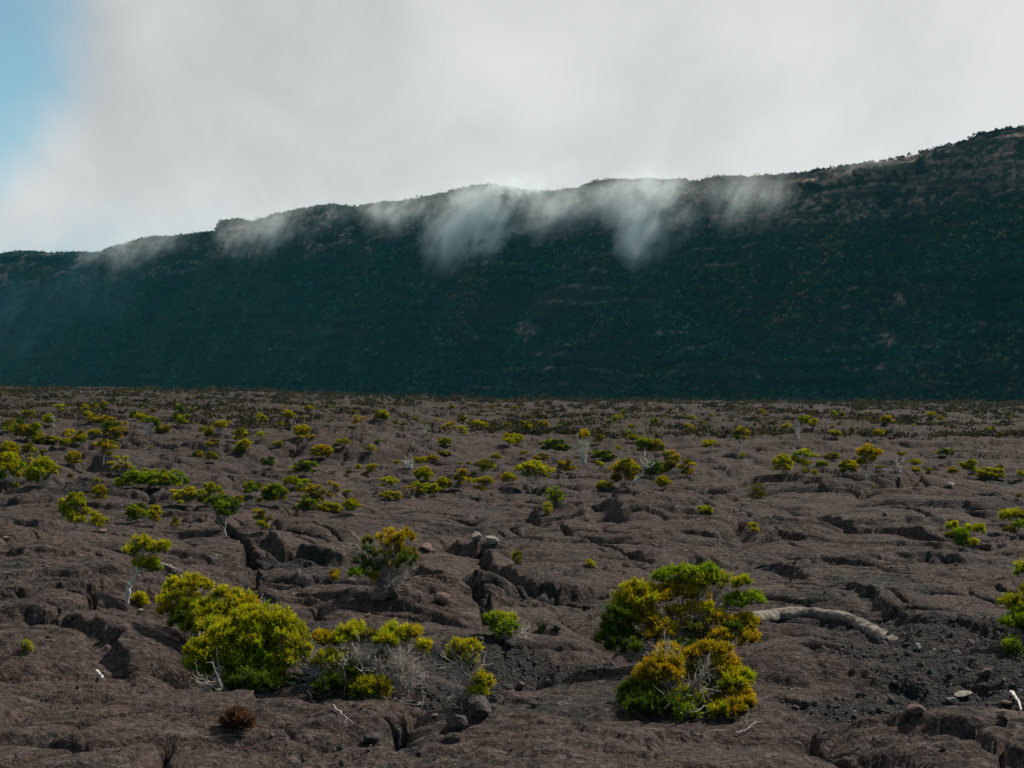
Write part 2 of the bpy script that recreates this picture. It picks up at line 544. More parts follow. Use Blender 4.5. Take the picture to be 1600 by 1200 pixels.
def tint_material(name, rough=.6, trans=.48, back=(1.0, 1.0, .6)):
    """leaves: colour from the mesh, some light let through"""
    m, t, b = material(name)
    tint = t.node('ShaderNodeAttribute', attribute_name='tint').outputs['Color']
    t.l.new(tint, b.inputs['Base Color'])
    b.inputs['Roughness'].default_value = rough
    b.inputs['Specular IOR Level'].default_value = .12
    tr = t.node('ShaderNodeBsdfTranslucent', {'Color': t.mix(1.0, tint, back, 'MULTIPLY')})
    mx = t.node('ShaderNodeMixShader', {0: trans, 1: b.outputs[0], 2: tr.outputs[0]})
    t.l.new(mx.outputs[0], t.n['Material Output'].inputs['Surface'])
    return m


def plain_material(name, c1, c2, scale, rough=.85, bump=.0, zs=1.0):
    m, t, b = material(name)
    co = t.node('ShaderNodeTexCoord').outputs['Object']
    if zs != 1.0:
        co = t.node('ShaderNodeMapping', {0: co, 3: (1, 1, zs)}).outputs[0]
    n = t.noise(co, scale, 5, .6, .3)
    t.l.new(t.mix(t.ramp(n, .33, .67), c1, c2), b.inputs['Base Color'])
    b.inputs['Roughness'].default_value = rough
    b.inputs['Specular IOR Level'].default_value = .25
    if bump:
        bp = t.node('ShaderNodeBump', {'Height': n, 'Strength': .8, 'Distance': bump})
        t.l.new(bp.outputs[0], b.inputs['Normal'])
    return m


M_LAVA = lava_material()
M_CLIFF = cliff_material()
M_LEAF = tint_material('heath_leaves')
M_FAR = tint_material('cliff_leaves', .9, .2)
M_BARK = plain_material('grey_bark', (.075, .065, .057), (.22, .195, .17), 9.0, .85)
M_WOOD = plain_material('bleached_wood', (.30, .27, .235), (.56, .52, .46), 12.0, .8, .01)
M_TWIG = plain_material('dry_twigs', (.20, .165, .14), (.46, .40, .35), 6.0, .9)
M_STONE = plain_material('lava_stone', (.030, .026, .026), (.088, .070, .064), 7.0, .92, .05)
M_PALE = plain_material('pale_stone', (.15, .125, .105), (.30, .26, .22), 8.0, .9, .03)
M_RUST = plain_material('rusty_stone', (.075, .045, .036), (.17, .105, .082), 8.0, .9, .03)
M_ROLL = plain_material('ashy_lava_crust', (.055, .043, .035), (.185, .155, .125), 5.0, .94, .16)

# ------------------------------------------------------------------ ground sheet
def build_ground():
    ys = [-70., -40., -20., -8., 0., 3., 5., 7., 8.5]
    y = 9.3
    while y < 1700:
        ys.append(y)
        if y < 12.5: y += .05
        elif y < 26: y += .036
        elif y < 45: y += .036 + (y - 26) * .003
        else: y += .095 + (y - 45) * .0055
    while y < 9000:
        ys.append(y); y *= 1.15
    ys = np.array(ys)
    u = np.concatenate([np.linspace(-1.0, -.43, 90)[:-1], np.linspace(-.43, .43, 960), np.linspace(.43, 1.0, 90)[1:]])
    wv = np.where(ys > 9, ys, 9 + (9 - ys) * 1.2)
    X = (u[None, :] * wv[:, None]); Y = np.broadcast_to(ys[:, None], X.shape).copy()
    sh = X.shape
    z, g = ground_h(X.ravel(), Y.ravel(), True)
    V = np.stack([X.ravel(), Y.ravel(), z], 1)
    r, c = sh
    idx = np.arange(r * c).reshape(r, c)
    Q = np.stack([idx[:-1, :-1], idx[:-1, 1:], idx[1:, 1:], idx[1:, :-1]], -1).reshape(-1, 4)
    me = mesh_np('ground', V, quads=Q, attrs={'gravel': g})
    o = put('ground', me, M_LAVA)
    tag(o, 'brown weathered lava plain of cracked slabs and folds', None, None, 'structure')
    print('ground', len(V))


build_ground()

# ------------------------------------------------------------------ the rampart beyond the plain
CREST = [(0, 397), (25, 394), (45, 393), (75, 396), (110, 395), (150, 395), (185, 385), (225, 372), (270, 371), (335, 362),
         (345, 346), (375, 344), (392, 349), (425, 337), (470, 328), (512, 321), (545, 324), (590, 319), (640, 314), (690, 304),
         (725, 294), (765, 291), (800, 296), (830, 302), (868, 301), (905, 295), (925, 286), (955, 283), (985, 284), (1010, 281),
         (1040, 284), (1065, 281), (1085, 286), (1120, 278), (1165, 278), (1210, 276), (1250, 271), (1300, 263), (1345, 258),
         (1395, 250), (1450, 237), (1505, 222), (1530, 209), (1560, 202), (1590, 199), (1620, 200)]


def wall_Y(u):
    return 793.0 / (1 + .894 * u)


SETB = 88.0          # how far the crest lies behind the foot
_nrm = np.array([.667, .745])   # from foot to crest in plan


def crest_z(u):
    xs = [(p[0] - 800) / PX for p in CREST]; zs = []
    for p in CREST:
        uu = (p[0] - 800) / PX
        # crest point seen at uu: its own distance
        Yc = (793.0 + SETB / .745) / (1 + .894 * uu)
        zs.append(EYE + (600 - p[1]) / PX * Yc)
    return np.interp(u, xs, zs)


def build_cliff():
    uc = np.concatenate([np.linspace(-.95, -.42, 110)[:-1], np.linspace(-.42, .42, 760), np.linspace(.42, 1.0, 110)[1:]])
    # profile: (share of setback, share of height)
    n = 230
    t = np.linspace(0, 1, n)
    sb = np.interp(t, [0, .12, .5, .80, .93, 1.0], [-.10, .10, .50, .82, .92, 1.0])
    hh = np.interp(t, [0, .12, .5, .80, .93, 1.0], [-.13, .02, .42, .75, .96, 1.0])
    U, T = np.meshgrid(uc, t)
    SB = np.broadcast_to(sb[:, None], U.shape); HH = np.broadcast_to(hh[:, None], U.shape)
    # crest point on the ray of u, foot perpendicular to the strike
    Yc = (793.0 + SETB / .745) / (1 + .894 * U); Xc = U * Yc
    Zc = crest_z(U) + 0.0
    z0 = -11.0
    X = Xc - _nrm[0] * SETB * (1 - SB); Y = Yc - _nrm[1] * SETB * (1 - SB)
    Z = z0 + (Zc - z0) * HH
    # gullies, spurs, strata
    s = X * .745 - Y * .667           # along the strike
    g = 12.0 * gnoise(s / 70.0 + 2, HH * 1.2, 201) + 6.0 * gnoise(s / 26.0, HH * 2.2, 202) + 1.6 * fbm(s / 9.0, Z / 9.0, 3, 203)
    g = g + 1.9 * np.sin(Z / 1.5 + 2 * gnoise(s / 30., Z / 30., 204)) * sstep(.0, .5, gnoise(s / 40. + 5, Z / 20., 205))
    k1, k2, kid = worley(s / 7.0 + 3, Z / 11.0, 219)
    g = g - 4.5 * (kid - .3) * sstep(.74, .80, HH) * sstep(.16, .28, U) - 1.2 * sstep(.12, .0, k2 - k1) * sstep(.74, .80, HH)
    w_ = sstep(0, .15, T) * sstep(1.0, .97, T)
    X = X + _nrm[0] * g * w_; Y = Y + _nrm[1] * g * w_
    up = sstep(.70, .80, HH) * sstep(1.005, .985, HH)
    side = sstep(.02, .2, U) * .6 + .42
    rock = up * sstep(.02, .16, gnoise(s / 22.0, Z / 9.0, 211) + .5 * gnoise(s / 5., Z / 3., 212) + .3 * gnoise(s / 1.6, Z / 1.2, 218) + (side - .5) * .9 + .5 * sstep(.24, .30, U))
    px = 800 + PX * X / Y; py = 600 - PX * (Z - EYE) / Y
    for cx, cy, rx, ry in ((1415, 443, 9, 6), (1320, 285, 40, 14), (1560, 245, 55, 28), (1535, 275, 60, 5), (1405, 470, 14, 14),
                           (1380, 530, 22, 18), (820, 515, 22, 16), (1230, 640, 30, 6)):
        d = np.hypot((px - cx) / rx, (py - cy) / ry) + .5 * gnoise(s / 3., Z / 2.5, 213)
        rock = np.maximum(rock, sstep(1.1, .5, d) * .9)
    band = sstep(.72, .95, np.sin(Z / 1.5 + 2 * gnoise(s / 30., Z / 30., 204)) + .5 * gnoise(s / 5., Z / 3., 215))
    rock = np.maximum(rock, .8 * band * sstep(.0, .45, gnoise(s / 45. + 1., Z / 22., 216)) * sstep(-.2, .05, U) * sstep(1., .9, HH))
    # plateau behind the crest
    rows = [np.stack([X, Y, Z], -1)]
    back = []
    for dist, drop in ((10, .5), (40, 1.5), (150, 5), (500, 14), (1400, 30)):
        q = np.stack([X[-1] + _nrm[0] * dist, Y[-1] + _nrm[1] * dist, Z[-1] - drop * 1.2 - dist * .02], -1)
        back.append(q)
    A = np.concatenate([rows[0], np.stack(back)], 0)
    rk = np.concatenate([rock, np.zeros((5, U.shape[1]))], 0)
    r, c = A.shape[:2]
    idx = np.arange(r * c).reshape(r, c)
    Q = np.stack([idx[:-1, :-1], idx[:-1, 1:], idx[1:, 1:], idx[1:, :-1]], -1).reshape(-1, 4)
    me = mesh_np('rampart', A.reshape(-1, 3), quads=Q, attrs={'rock': rk.ravel()})
    o = put('cliff', me, M_CLIFF)
    tag(o, 'long dark green volcanic rampart closing off the lava plain', None, None, 'structure')
    return A, rk, s


CLIFF, CLIFF_ROCK, CLIFF_S = build_cliff()

# ------------------------------------------------------------------ plants
PAL = {  # young tips, older leaves
    'g': ((.400, .385, .004), (.036, .075, .008)),    # yellow green
    'G': ((.225, .305, .006), (.026, .075, .010)),    # fresh green
    'y': ((.440, .375, .004), (.060, .078, .006)),    # yellow
    'o': ((.440, .300, .005), (.052, .060, .008)),    # golden, orange tips
    'v': ((.165, .145, .014), (.036, .052, .014)),    # dull olive
    'k': ((.080, .125, .008), (.014, .040, .010)),    # dark green
    'r': ((.110, .050, .028), (.070, .036, .024)),    # rust brown
}


def unit(v):
    return v / np.maximum(np.linalg.norm(v, axis=-1, keepdims=True), 1e-9)


def sprigs(P, A, L, tip, base, nb, bl, bw, rng):
    """leafy twig ends: nb narrow leaves up the axis A from P"""
    N = len(P)
    t = (np.arange(nb) + .5) / nb
    t = t[None, :] * np.ones((N, 1)) + rng.uniform(-.1, .1, (N, nb))
    pos = P[:, None] + A[:, None] * (L[:, None] * t)[..., None]
    q = rng.normal(size=(N, nb, 3))
    perp = unit(q - A[:, None] * (q * A[:, None]).sum(-1, keepdims=True))
    d = unit(A[:, None] * .85 + perp * .75)
    wv = unit(np.cross(d, rng.normal(size=(N, nb, 3)))) * bw
    e = pos + d * bl * rng.uniform(.7, 1.3, (N, nb, 1))
    V = np.stack([pos - wv, pos + wv, e], 2).reshape(-1, 3)
    tt = np.clip(t, 0, 1)[..., None]
    c0 = base[:, None] * (1 - tt) + tip[:, None] * tt
    c1 = base[:, None] * (1 - np.clip(tt + .3, 0, 1)) + tip[:, None] * np.clip(tt + .3, 0, 1)
    C = np.stack([c0, c0, c1], 2).reshape(-1, 3)
    return V, C


def foliage(pads, rng, tufts=36, per=16, nb=6, bl=.030, bw=.0065, sl=.075, bottom=-.12, fill=.5):
    """pads: (x, y, z, radius, palette letter)"""
    VV, CC = [], []
    for (x, y, z, r, pal) in pads:
        K = max(5, int(tufts * min(1.5, max(.35, (r / .18) ** 1.6)))) if tufts > 20 else tufts
        i = np.arange(K) + .5
        zz = 1 - (1 - bottom) * i / K
        ph = i * 2.39996 + rng.uniform(0, 6.28)
        d = np.stack([np.sqrt(np.maximum(0, 1 - zz * zz)) * np.cos(ph), np.sqrt(np.maximum(0, 1 - zz * zz)) * np.sin(ph), zz], 1)
        d = unit(d + rng.normal(size=d.shape) * .22)
        rad = rng.uniform(.70, 1.10, (K, 1))
        rad = np.where(rng.uniform(size=(K, 1)) < fill * .3, rad * .6, rad)
        tc = np.array([x, y, z]) + d * r * rad * np.array([1, 1, .82])
        tr = r * .19
        pt, pb = PAL[pal]
        # each tuft has its own age
        age = rng.uniform(.65, 1.2, (K, 1)); hue = rng.uniform(-1, 1, (K, 1))
        tip = np.array(pt) * age * (1 + hue * np.array([.16, -.02, 0]))
        base = np.array(pb) * age
        N = K * per
        P = np.repeat(tc, per, 0) + rng.normal(size=(N, 3)) * tr * .55
        A = unit(np.repeat(d, per, 0) * .55 + np.array([0, 0, .65]) + rng.normal(size=(N, 3)) * .38)
        L = rng.uniform(.6, 1.25, N) * sl
        V, C = sprigs(P, A, L, np.repeat(tip, per, 0) * rng.uniform(.85, 1.15, (N, 1)), np.repeat(base, per, 0), nb, bl, bw, rng)
        VV.append(V); CC.append(C)
    return np.concatenate(VV), np.concatenate(CC)


def tubes(P, R, S=5):
    """P (N,K,3) centre lines, R (N,K) radii"""
    N, K, _ = P.shape
    T = np.empty_like(P)
    T[:, 1:-1] = P[:, 2:] - P[:, :-2]; T[:, 0] = P[:, 1] - P[:, 0]; T[:, -1] = P[:, -1] - P[:, -2]
    T = unit(T)
    ref = np.where(np.abs(T[..., 2:3]) < .9, np.array([0, 0, 1.0]), np.array([1.0, 0, 0]))
    a = unit(np.cross(T, ref)); b = np.cross(T, a)
    an = np.arange(S) * 2 * math.pi / S
    V = P[:, :, None] + R[:, :, None, None] * (np.cos(an)[None, None, :, None] * a[:, :, None] + np.sin(an)[None, None, :, None] * b[:, :, None])
    idx = np.arange(N * K * S).reshape(N, K, S)
    Q = np.stack([idx[:, :-1, :], np.roll(idx[:, :-1, :], -1, 2), np.roll(idx[:, 1:, :], -1, 2), idx[:, 1:, :]], -1).reshape(-1, 4)
    return V.reshape(-1, 3), Q


def join(parts):
    V, Q, n = [], [], 0
    for v, q in parts:
        V.append(v); Q.append(q + n); n += len(v)
    return np.concatenate(V), np.concatenate(Q)


def bez(B, C, mid, K, rng, wob):
    t = np.linspace(0, 1, K)[None, :, None]
    p = (1 - t) ** 2 * B[:, None] + 2 * t * (1 - t) * mid[:, None] + t ** 2 * C[:, None]
    j = rng.normal(size=p.shape) * wob * np.sin(math.pi * t)
    return p + j


def stems(base, ends, rng, r0, spread=.25, lift=.55, K=8, wob=.02):
    ends = np.asarray(ends); N = len(ends)
    B = np.repeat(np.asarray(base, float)[None], N, 0) + rng.normal(size=(N, 3)) * np.array([1, 1, 0]) * r0 * 2.5
    D = ends - B
    mid = B + D * np.array([spread, spread, lift]) + rng.normal(size=(N, 3)) * .04 * np.linalg.norm(D, axis=1, keepdims=True)
    P = bez(B, ends, mid, K, rng, wob)
    R = np.linspace(1, .28, K)[None] * (r0 * rng.uniform(.6, 1.15, (N, 1)))
    return P, R


def twigs(P, rng, n, pads=None, length=.3, r=.004, up=.5, K=5, lo=.35, hi=.9):
    """n fine twigs off each stem of P"""
    N, k0, _ = P.shape
    ti = rng.uniform(lo, hi, (N, n)) * (k0 - 1)
    i = np.minimum(ti.astype(int), k0 - 2); f = (ti - i)[..., None]
    s = P[np.arange(N)[:, None], i] * (1 - f) + P[np.arange(N)[:, None], i + 1] * f
    ax = unit(P[np.arange(N)[:, None], i + 1] - P[np.arange(N)[:, None], i])
    d = unit(ax * .8 + np.array([0, 0, up]) + rng.normal(size=s.shape) * .55)
    e = s + d * length * rng.uniform(.5, 1.3, (N, n, 1))
    s = s.reshape(-1, 3); e = e.reshape(-1, 3)
    mid = (s + e) / 2 + rng.normal(size=s.shape) * length * .12
    Q = bez(s, e, mid, K, rng, length * .05)
    R = np.linspace(1, .35, K)[None] * (r * rng.uniform(.6, 1.2, (len(s), 1)))
    return Q, R


def leaf_mesh(name, V, C):
    return mesh_np(name, V, tris=np.arange(len(V)).reshape(-1, 3), smooth=False, cols=C)


# -- the near bushes, each shaped by itself.  pads: (photo x, photo y, radius in photo px, palette[, metres behind the base])
def zp(ox, oy, k, rows):
    return [(ox + a / k, oy + b / k, r / k) + tuple(rest) for a, b, r, *rest in rows]


def near_bush(name, base_px, pads_px, label, cat, seed, group=None, dry=(), lean=.55, bare=0, stem_r=.014, stem_mat=None,
              tuft=1.0, depth=.75, Y=None, fine=1.0, twig_n=4, low=0.0, trunk=()):
    rng = np.random.default_rng(seed)
    X0, Y0, Z0 = pix(*base_px) if Y is None else ((base_px[0] - 800) / PX * Y, Y, H((base_px[0] - 800) / PX * Y, Y))
    ymid = np.mean([p[1] for p in pads_px])
    pads = []
    for p in pads_px:
        s = Y0 / PX
        dy = p[4] if len(p) > 4 else (ymid - p[1]) * s * depth + rng.uniform(-.12, .12)
        Yp = Y0 + dy
        x = (p[0] - 800) / PX * Yp; z = EYE - (p[1] - 600) / PX * Yp; r = p[2] * Yp / PX
        if len(pads_px) > 9:
            z = max(z, H(x, Yp) + r * .35 + low)
        pads.append((x - X0, Yp - Y0, z - Z0, r, p[3]))
    o = empty(name, (X0, Y0, Z0))
    tag(o, label, cat, group)
    V, C = foliage([(a, b, c, r * .94, p) for a, b, c, r, p in pads], rng, tufts=int(34 * tuft), per=24, sl=.075 * fine, bl=.030 * fine, bw=.0065 * fine)
    put('foliage', leaf_mesh('foliage', V, C), M_LEAF, o)
    ends = np.array([(a, b, c - .3 * r) for a, b, c, r, _ in pads])
    root = (0, 0, -.06)
    if trunk:
        tp = np.array([((a - 800) / PX * Y0 - X0, .0, EYE - (b - 600) / PX * Y0 - Z0) for a, b in trunk])
        tp[0, 2] = -.08
        root = tp[-1]
    P, R = stems(root, ends, rng, stem_r * (.35 if trunk else 1), wob=.02)
    T1, TR1 = twigs(P, rng, twig_n, length=.24, r=.0042, lo=.5, hi=.98)
    T2, TR2 = twigs(T1, rng, 2, length=.12, r=.0026, lo=.3, hi=.95)
    v, q = join([tubes(P, R, 6), tubes(T1, TR1, 4), tubes(T2, TR2, 3)])
    put('branch', mesh_np('branch', v, quads=q), M_BARK if trunk else (stem_mat or M_BARK), o)
    if trunk:
        tt = np.linspace(0, len(tp) - 1, 22); ii = np.minimum(tt.astype(int), len(tp) - 2); ff = (tt - ii)[:, None]
        cc = tp[ii] * (1 - ff) + tp[ii + 1] * ff
        v, q = tubes(cc[None], (stem_r * np.linspace(1.15, .5, 22) * (1 + .12 * np.sin(np.arange(22) * 1.9)))[None], 8)
        put('trunk', mesh_np('trunk', v, quads=q), stem_mat, o)
    if len(dry):
        ends = []
        for p in dry:
            dy = p[3] if len(p) > 3 else (ymid - p[1]) * Y0 / PX * depth - .1
            Yp = Y0 + dy
            r = p[2] * Yp / PX
            for _ in range(int(p[4]) if len(p) > 4 else 9):
                ends.append(((p[0] - 800) / PX * Yp - X0 + rng.normal() * r * .55, dy + rng.normal() * r * .55,
                             EYE - (p[1] - 600) / PX * Yp - Z0 + rng.normal() * r * .5))
        P, R = stems((0, 0, -.06), ends, rng, stem_r * .8, wob=.03, spread=.45, lift=.5)
        T1, TR1 = twigs(P, rng, 5, length=.24, r=.0052, lo=.35, hi=1.0, up=.3)
        T2, TR2 = twigs(T1, rng, 2, length=.13, r=.0032, lo=.3, hi=1.0, up=.2)
        v, q = join([tubes(P, R, 5), tubes(T1, TR1, 4), tubes(T2, TR2, 3)])
        put('dead_branch', mesh_np('dead_branch', v, quads=q), M_TWIG, o)
    return o


near_bush('heath_bush', (385, 1110), Y=14.95, pads_px=zp(0, 800, 3, [
    (960, 680, 80, 'g'), (1060, 600, 85, 'g'), (1010, 560, 60, 'g'), (1100, 690, 90, 'g'), (1200, 560, 80, 'g'), (1270, 540, 95, 'g'), (1350, 600, 85, 'g'),
    (1400, 650, 45, 'y'), (1250, 720, 85, 'G'), (1180, 620, 65, 'g'), (1130, 760, 70, 'G'), (1290, 790, 45, 'g'), (1160, 880, 60, 'k'),
    (1265, 850, 50, 'G'), (930, 740, 55, 'G'), (1030, 750, 60, 'G'), (1160, 500, 60, 'g'), (1320, 560, 60, 'g'), (1190, 690, 60, 'g'),
    (1100, 560, 50, 'y'), (1000, 640, 60, 'g'), (1220, 640, 60, 'k'), (1100, 820, 45, 'k'), (960, 790, 40, 'k'), (1060, 880, 40, 'k'), (1320, 720, 55, 'g'), (1210, 930, 50, 'k'), (1310, 850, 40, 'k'), (1380, 700, 45, 'g')]),
    label='broad bright yellow green heath bush, largest and leafiest, rust tuft at its foot', cat='bush', seed=3,
    dry=[(345, 1075, 22, -.35, 14), (325, 1085, 14, -.3, 6), (385, 1110, 25, -.3, 6)], tuft=1.25)
near_bush('heath_bush', (312, 1010), zp(0, 800, 3, [
    (810, 430, 58, 'y'), (800, 475, 45, 'o'), (960, 500, 90, 'y'), (900, 470, 55, 'g'), (1040, 395, 32, 'y'), (1110, 440, 65, 'y'),
    (1170, 450, 40, 'o'), (890, 350, 45, 'y'), (950, 360, 40, 'y'), (820, 360, 40, 'y'), (900, 555, 50, 'g'), (1030, 480, 60, 'g'), (840, 530, 45, 'k'),
    (880, 420, 45, 'y')]),
    'golden tipped heath bush crowding behind the broad bright green bush', 'bush', 5,
    dry=[(297, 925, 14, .5, 14), (300, 935, 10, .5, 8), (405, 955, 8, .3, 5)], tuft=1.1)
near_bush('heath_bush', (540, 1115), Y=14.95, pads_px=zp(400, 800, 3, [
    (470, 560, 30, 'g'), (340, 620, 50, 'y'), (310, 600, 30, 'o'), (420, 610, 58, 'g'), (530, 600, 32, 'v'), (650, 600, 65, 'g'), (610, 620, 45, 'g'),
    (720, 590, 50, 'y'), (785, 640, 22, 'y'), (590, 705, 28, 'k'), (340, 715, 60, 'g'), (470, 755, 50, 'k'), (340, 830, 62, 'k'),
    (490, 830, 60, 'y'), (560, 880, 65, 'y'), (500, 890, 50, 'g'), (440, 870, 38, 'k'), (210, 800, 28, 'k'), (400, 700, 45, 'g')]),
    label='half bare heath bush with long pale grey twigs under leafy tufts', cat='bush', seed=7,
    dry=[(620, 1040, 20, -.1, 34), (640, 1060, 18, -.2, 26), (485, 1060, 12, -.1, 22), (478, 1035, 10, 0, 14), (560, 1035, 16, -.1, 18), (635, 1090, 20, -.2, 12), (490, 1110, 14, -.4, 6)], tuft=1.0)
near_bush('heath_bush', (735, 1108), zp(400, 800, 3, [
    (955, 650, 32, 'y'), (1010, 650, 32, 'y'), (1000, 692, 24, 'y'), (930, 692, 18, 'v'), (1060, 805, 36, 'y'), (1045, 850, 24, 'g'), (975, 670, 20, 'o'), (1005, 740, 14, 'v')]),
    'slender leggy heath plant with two golden tufts on thin upright stems', 'bush', 9,
    dry=[(733, 1050, 12, 0, 12), (715, 1090, 12, 0, 6)], stem_r=.006, tuft=.8)
near_bush('heath_bush', (1062, 1040), zp(800, 800, 3, [
    (700, 325, 40, 'G'), (745, 310, 45, 'G'), (790, 300, 42, 'G'), (850, 305, 38, 'G'), (920, 305, 50, 'G'), (970, 335, 48, 'g'), (1075, 345, 30, 'g'), (880, 340, 40, 'g'),
    (800, 380, 85, 'o'), (860, 400, 50, 'o'), (600, 420, 90, 'y'), (530, 440, 60, 'y'), (680, 420, 65, 'o'), (560, 380, 45, 'y'),
    (500, 510, 65, 'k'), (600, 510, 80, 'o'), (770, 490, 42, 'o'), (720, 570, 50, 'o'), (680, 545, 45, 'o'), (450, 600, 48, 'k'), (530, 590, 55, 'k'), (470, 560, 45, 'k'),
    (860, 470, 36, 'o'), (960, 520, 48, 'o'), (910, 465, 30, 'y'), (1050, 435, 45, 'G'), (1135, 420, 36, 'G'), (1065, 545, 65, 'o'), (1110, 530, 35, 'o'),
    (1105, 605, 40, 'o'), (820, 640, 42, 'k'), (480, 640, 42, 'k'), (560, 650, 38, 'k'), (900, 600, 36, 'v'), (850, 555, 38, 'v'), (985, 600, 40, 'o'), (650, 600, 40, 'o'), (1040, 570, 40, 'k')]),
    'wide gold and dark green heath bush whose top tufts are fresh green', 'bush', 11,
    dry=[(1060, 1000, 30, .05, 18), (1095, 960, 30, .1, 20), (1080, 985, 22, 0, 16), (1125, 935, 16, .3, 14), (1010, 1020, 18, -.1, 9), (985, 1015, 18, -.1, 8), (1120, 990, 16, .0, 8)], tuft=1.15)
near_bush('heath_bush', (1058, 1130), Y=14.45, pads_px=zp(800, 800, 3, [
    (735, 675, 48, 'o'), (845, 690, 45, 'o'), (920, 670, 55, 'o'), (975, 665, 45, 'o'), (690, 770, 85, 'o'), (780, 790, 60, 'o'), (640, 800, 60, 'o'), (720, 720, 60, 'o'),
    (570, 850, 55, 'k'), (570, 920, 65, 'k'), (650, 930, 75, 'k'), (730, 880, 60, 'k'), (590, 975, 50, 'k'), (700, 965, 40, 'k'), (640, 860, 60, 'g'),
    (1000, 740, 60, 'o'), (1075, 790, 48, 'g'), (1030, 820, 58, 'g'), (1050, 920, 70, 'o'), (1085, 960, 40, 'o'), (1040, 1005, 42, 'o'), (985, 910, 30, 'o'),
    (860, 985, 60, 'g'), (800, 860, 45, 'g'), (930, 840, 40, 'k'), (900, 900, 45, 'k'), (980, 1000, 40, 'g'), (750, 1000, 45, 'k'), (880, 1010, 45, 'k'), (820, 1000, 40, 'G'), (770, 920, 26, 'o'), (870, 750, 25, 'k'), (610, 780, 35, 'o')]),
    label='orange gold heath bush with a bleached snarl of twigs in its middle', cat='bush', seed=13,
    dry=[(1095, 1062, 12, -.1, 9), (1110, 1110, 10, -.3, 4), (1065, 1110, 12, -.3, 4), (1045, 1025, 10, .1, 8), (1160, 1145, 12, -.2, 6)], tuft=1.15)
near_bush('heath_bush', (600, 928), zp(400, 800, 3, [
    (620, 130, 50, 'o'), (690, 130, 45, 'o'), (640, 175, 55, 'o'), (525, 150, 22, 'v'), (530, 195, 26, 'k'), (480, 300, 36, 'G'), (490, 240, 22, 'k'), (540, 270, 38, 'k'),
    (620, 260, 38, 'o'), (700, 245, 42, 'k'), (720, 205, 28, 'v'), (550, 310, 22, 'o'), (570, 210, 24, 'v'), (660, 210, 34, 'v')]),
    'loose see through heath bush rooted beside two broken stones', 'bush', 17,
    dry=[(592, 868, 16, 0, 14), (605, 890, 14, 0, 12), (640, 885, 12, 0, 10), (575, 885, 12, 0, 8), (560, 850, 9, 0, 5)], stem_r=.010, tuft=.7)
near_bush('heath_tree', (197, 940), zp(0, 800, 3, [
    (615, 190, 34, 'g'), (665, 150, 36, 'y'), (720, 185, 33, 'g'), (770, 172, 28, 'g'), (700, 260, 44, 'g'), (655, 250, 26, 'y'), (640, 170, 26, 'g'), (725, 275, 26, 'G'), (690, 160, 24, 'y')]),
    'small leaning heath tree with a bare crooked white trunk', 'tree', 19,
    stem_r=.034, stem_mat=M_WOOD, tuft=1.0, depth=.3, twig_n=9, trunk=[(196, 940), (201, 926), (200, 917), (208, 907), (216, 899), (214, 888), (217, 878)])
near_bush('heath_bush', (783, 997), zp(400, 800, 3, [
    (1115, 515, 32, 'G'), (1150, 520, 40, 'g'), (1185, 545, 30, 'G'), (1165, 570, 26, 'G'), (1130, 550, 26, 'G'), (1195, 510, 16, 'g')]),
    'compact fresh green heath bush crouching beside the black gully', 'bush', 23, dry=[(808, 985, 9, 0, 10), (795, 992, 8, 0, 6)], stem_r=.008, tuft=.9)
near_bush('heath_bush', (1602, 1000), zp(1067, 800, 3, [
    (1540, 435, 40, 'y'), (1590, 460, 55, 'g'), (1640, 480, 70, 'g'), (1590, 520, 60, 'G'), (1540, 530, 42, 'G'), (1610, 280, 40, 'g'), (1660, 380, 60, 'g'), (1620, 560, 50, 'k')]),
    'deep green heath bush cut by the picture edge, level with the lava roll', 'bush', 29, tuft=1.0)
near_bush('heath_bush', (1507, 852), zp(1067, 800, 3, [
    (1265, 75, 24, 'g'), (1300, 110, 34, 'G'), (1350, 90, 30, 'g'), (1390, 85, 20, 'g'), (1310, 138, 34, 'G'), (1365, 150, 15, 'y'), (1250, 120, 16, 'v')]),
    'sprawling three lobed green bush beyond the long dark fissure', 'bush', 31, stem_r=.010, tuft=.6)
near_bush('heath_bush', (1588, 842), zp(1067, 800, 3, [
    (1545, 30, 44, 'y'), (1520, 22, 30, 'y'), (1580, 70, 32, 'G'), (1600, 30, 40, 'v'), (1530, 90, 24, 'v'), (1570, 20, 30, 'y')]),
    'rounded golden bush near the picture edge, taller than the three lobed bush', 'bush', 37, stem_r=.010, tuft=.6)
near_bush('heath_bush', (219, 952), zp(0, 800, 3, [(645, 425, 20, 'g'), (668, 432, 20, 'y'), (655, 410, 16, 'y')]),
    'knee high tuft below the leaning white trunk', 'bush', 41, stem_r=.005, tuft=.5)
near_bush('heath_bush', (1582, 1022), zp(1067, 800, 3, [(1540, 620, 22, 'k'), (1545, 650, 24, 'k'), (1535, 640, 18, 'G')]),
    'tiny dark green plant growing under a lava shelf', 'bush', 43, stem_r=.004, tuft=.5)
near_bush('dry_plant', (372, 1138), zp(0, 800, 3, [(1090, 985, 30, 'r'), (1130, 990, 30, 'r'), (1110, 970, 24, 'r'), (1150, 1000, 20, 'r'), (1075, 1005, 18, 'r')]),
    'rust brown dried tuft in front of the broad bright green bush', 'plant', 47, stem_r=.004, tuft=.5)
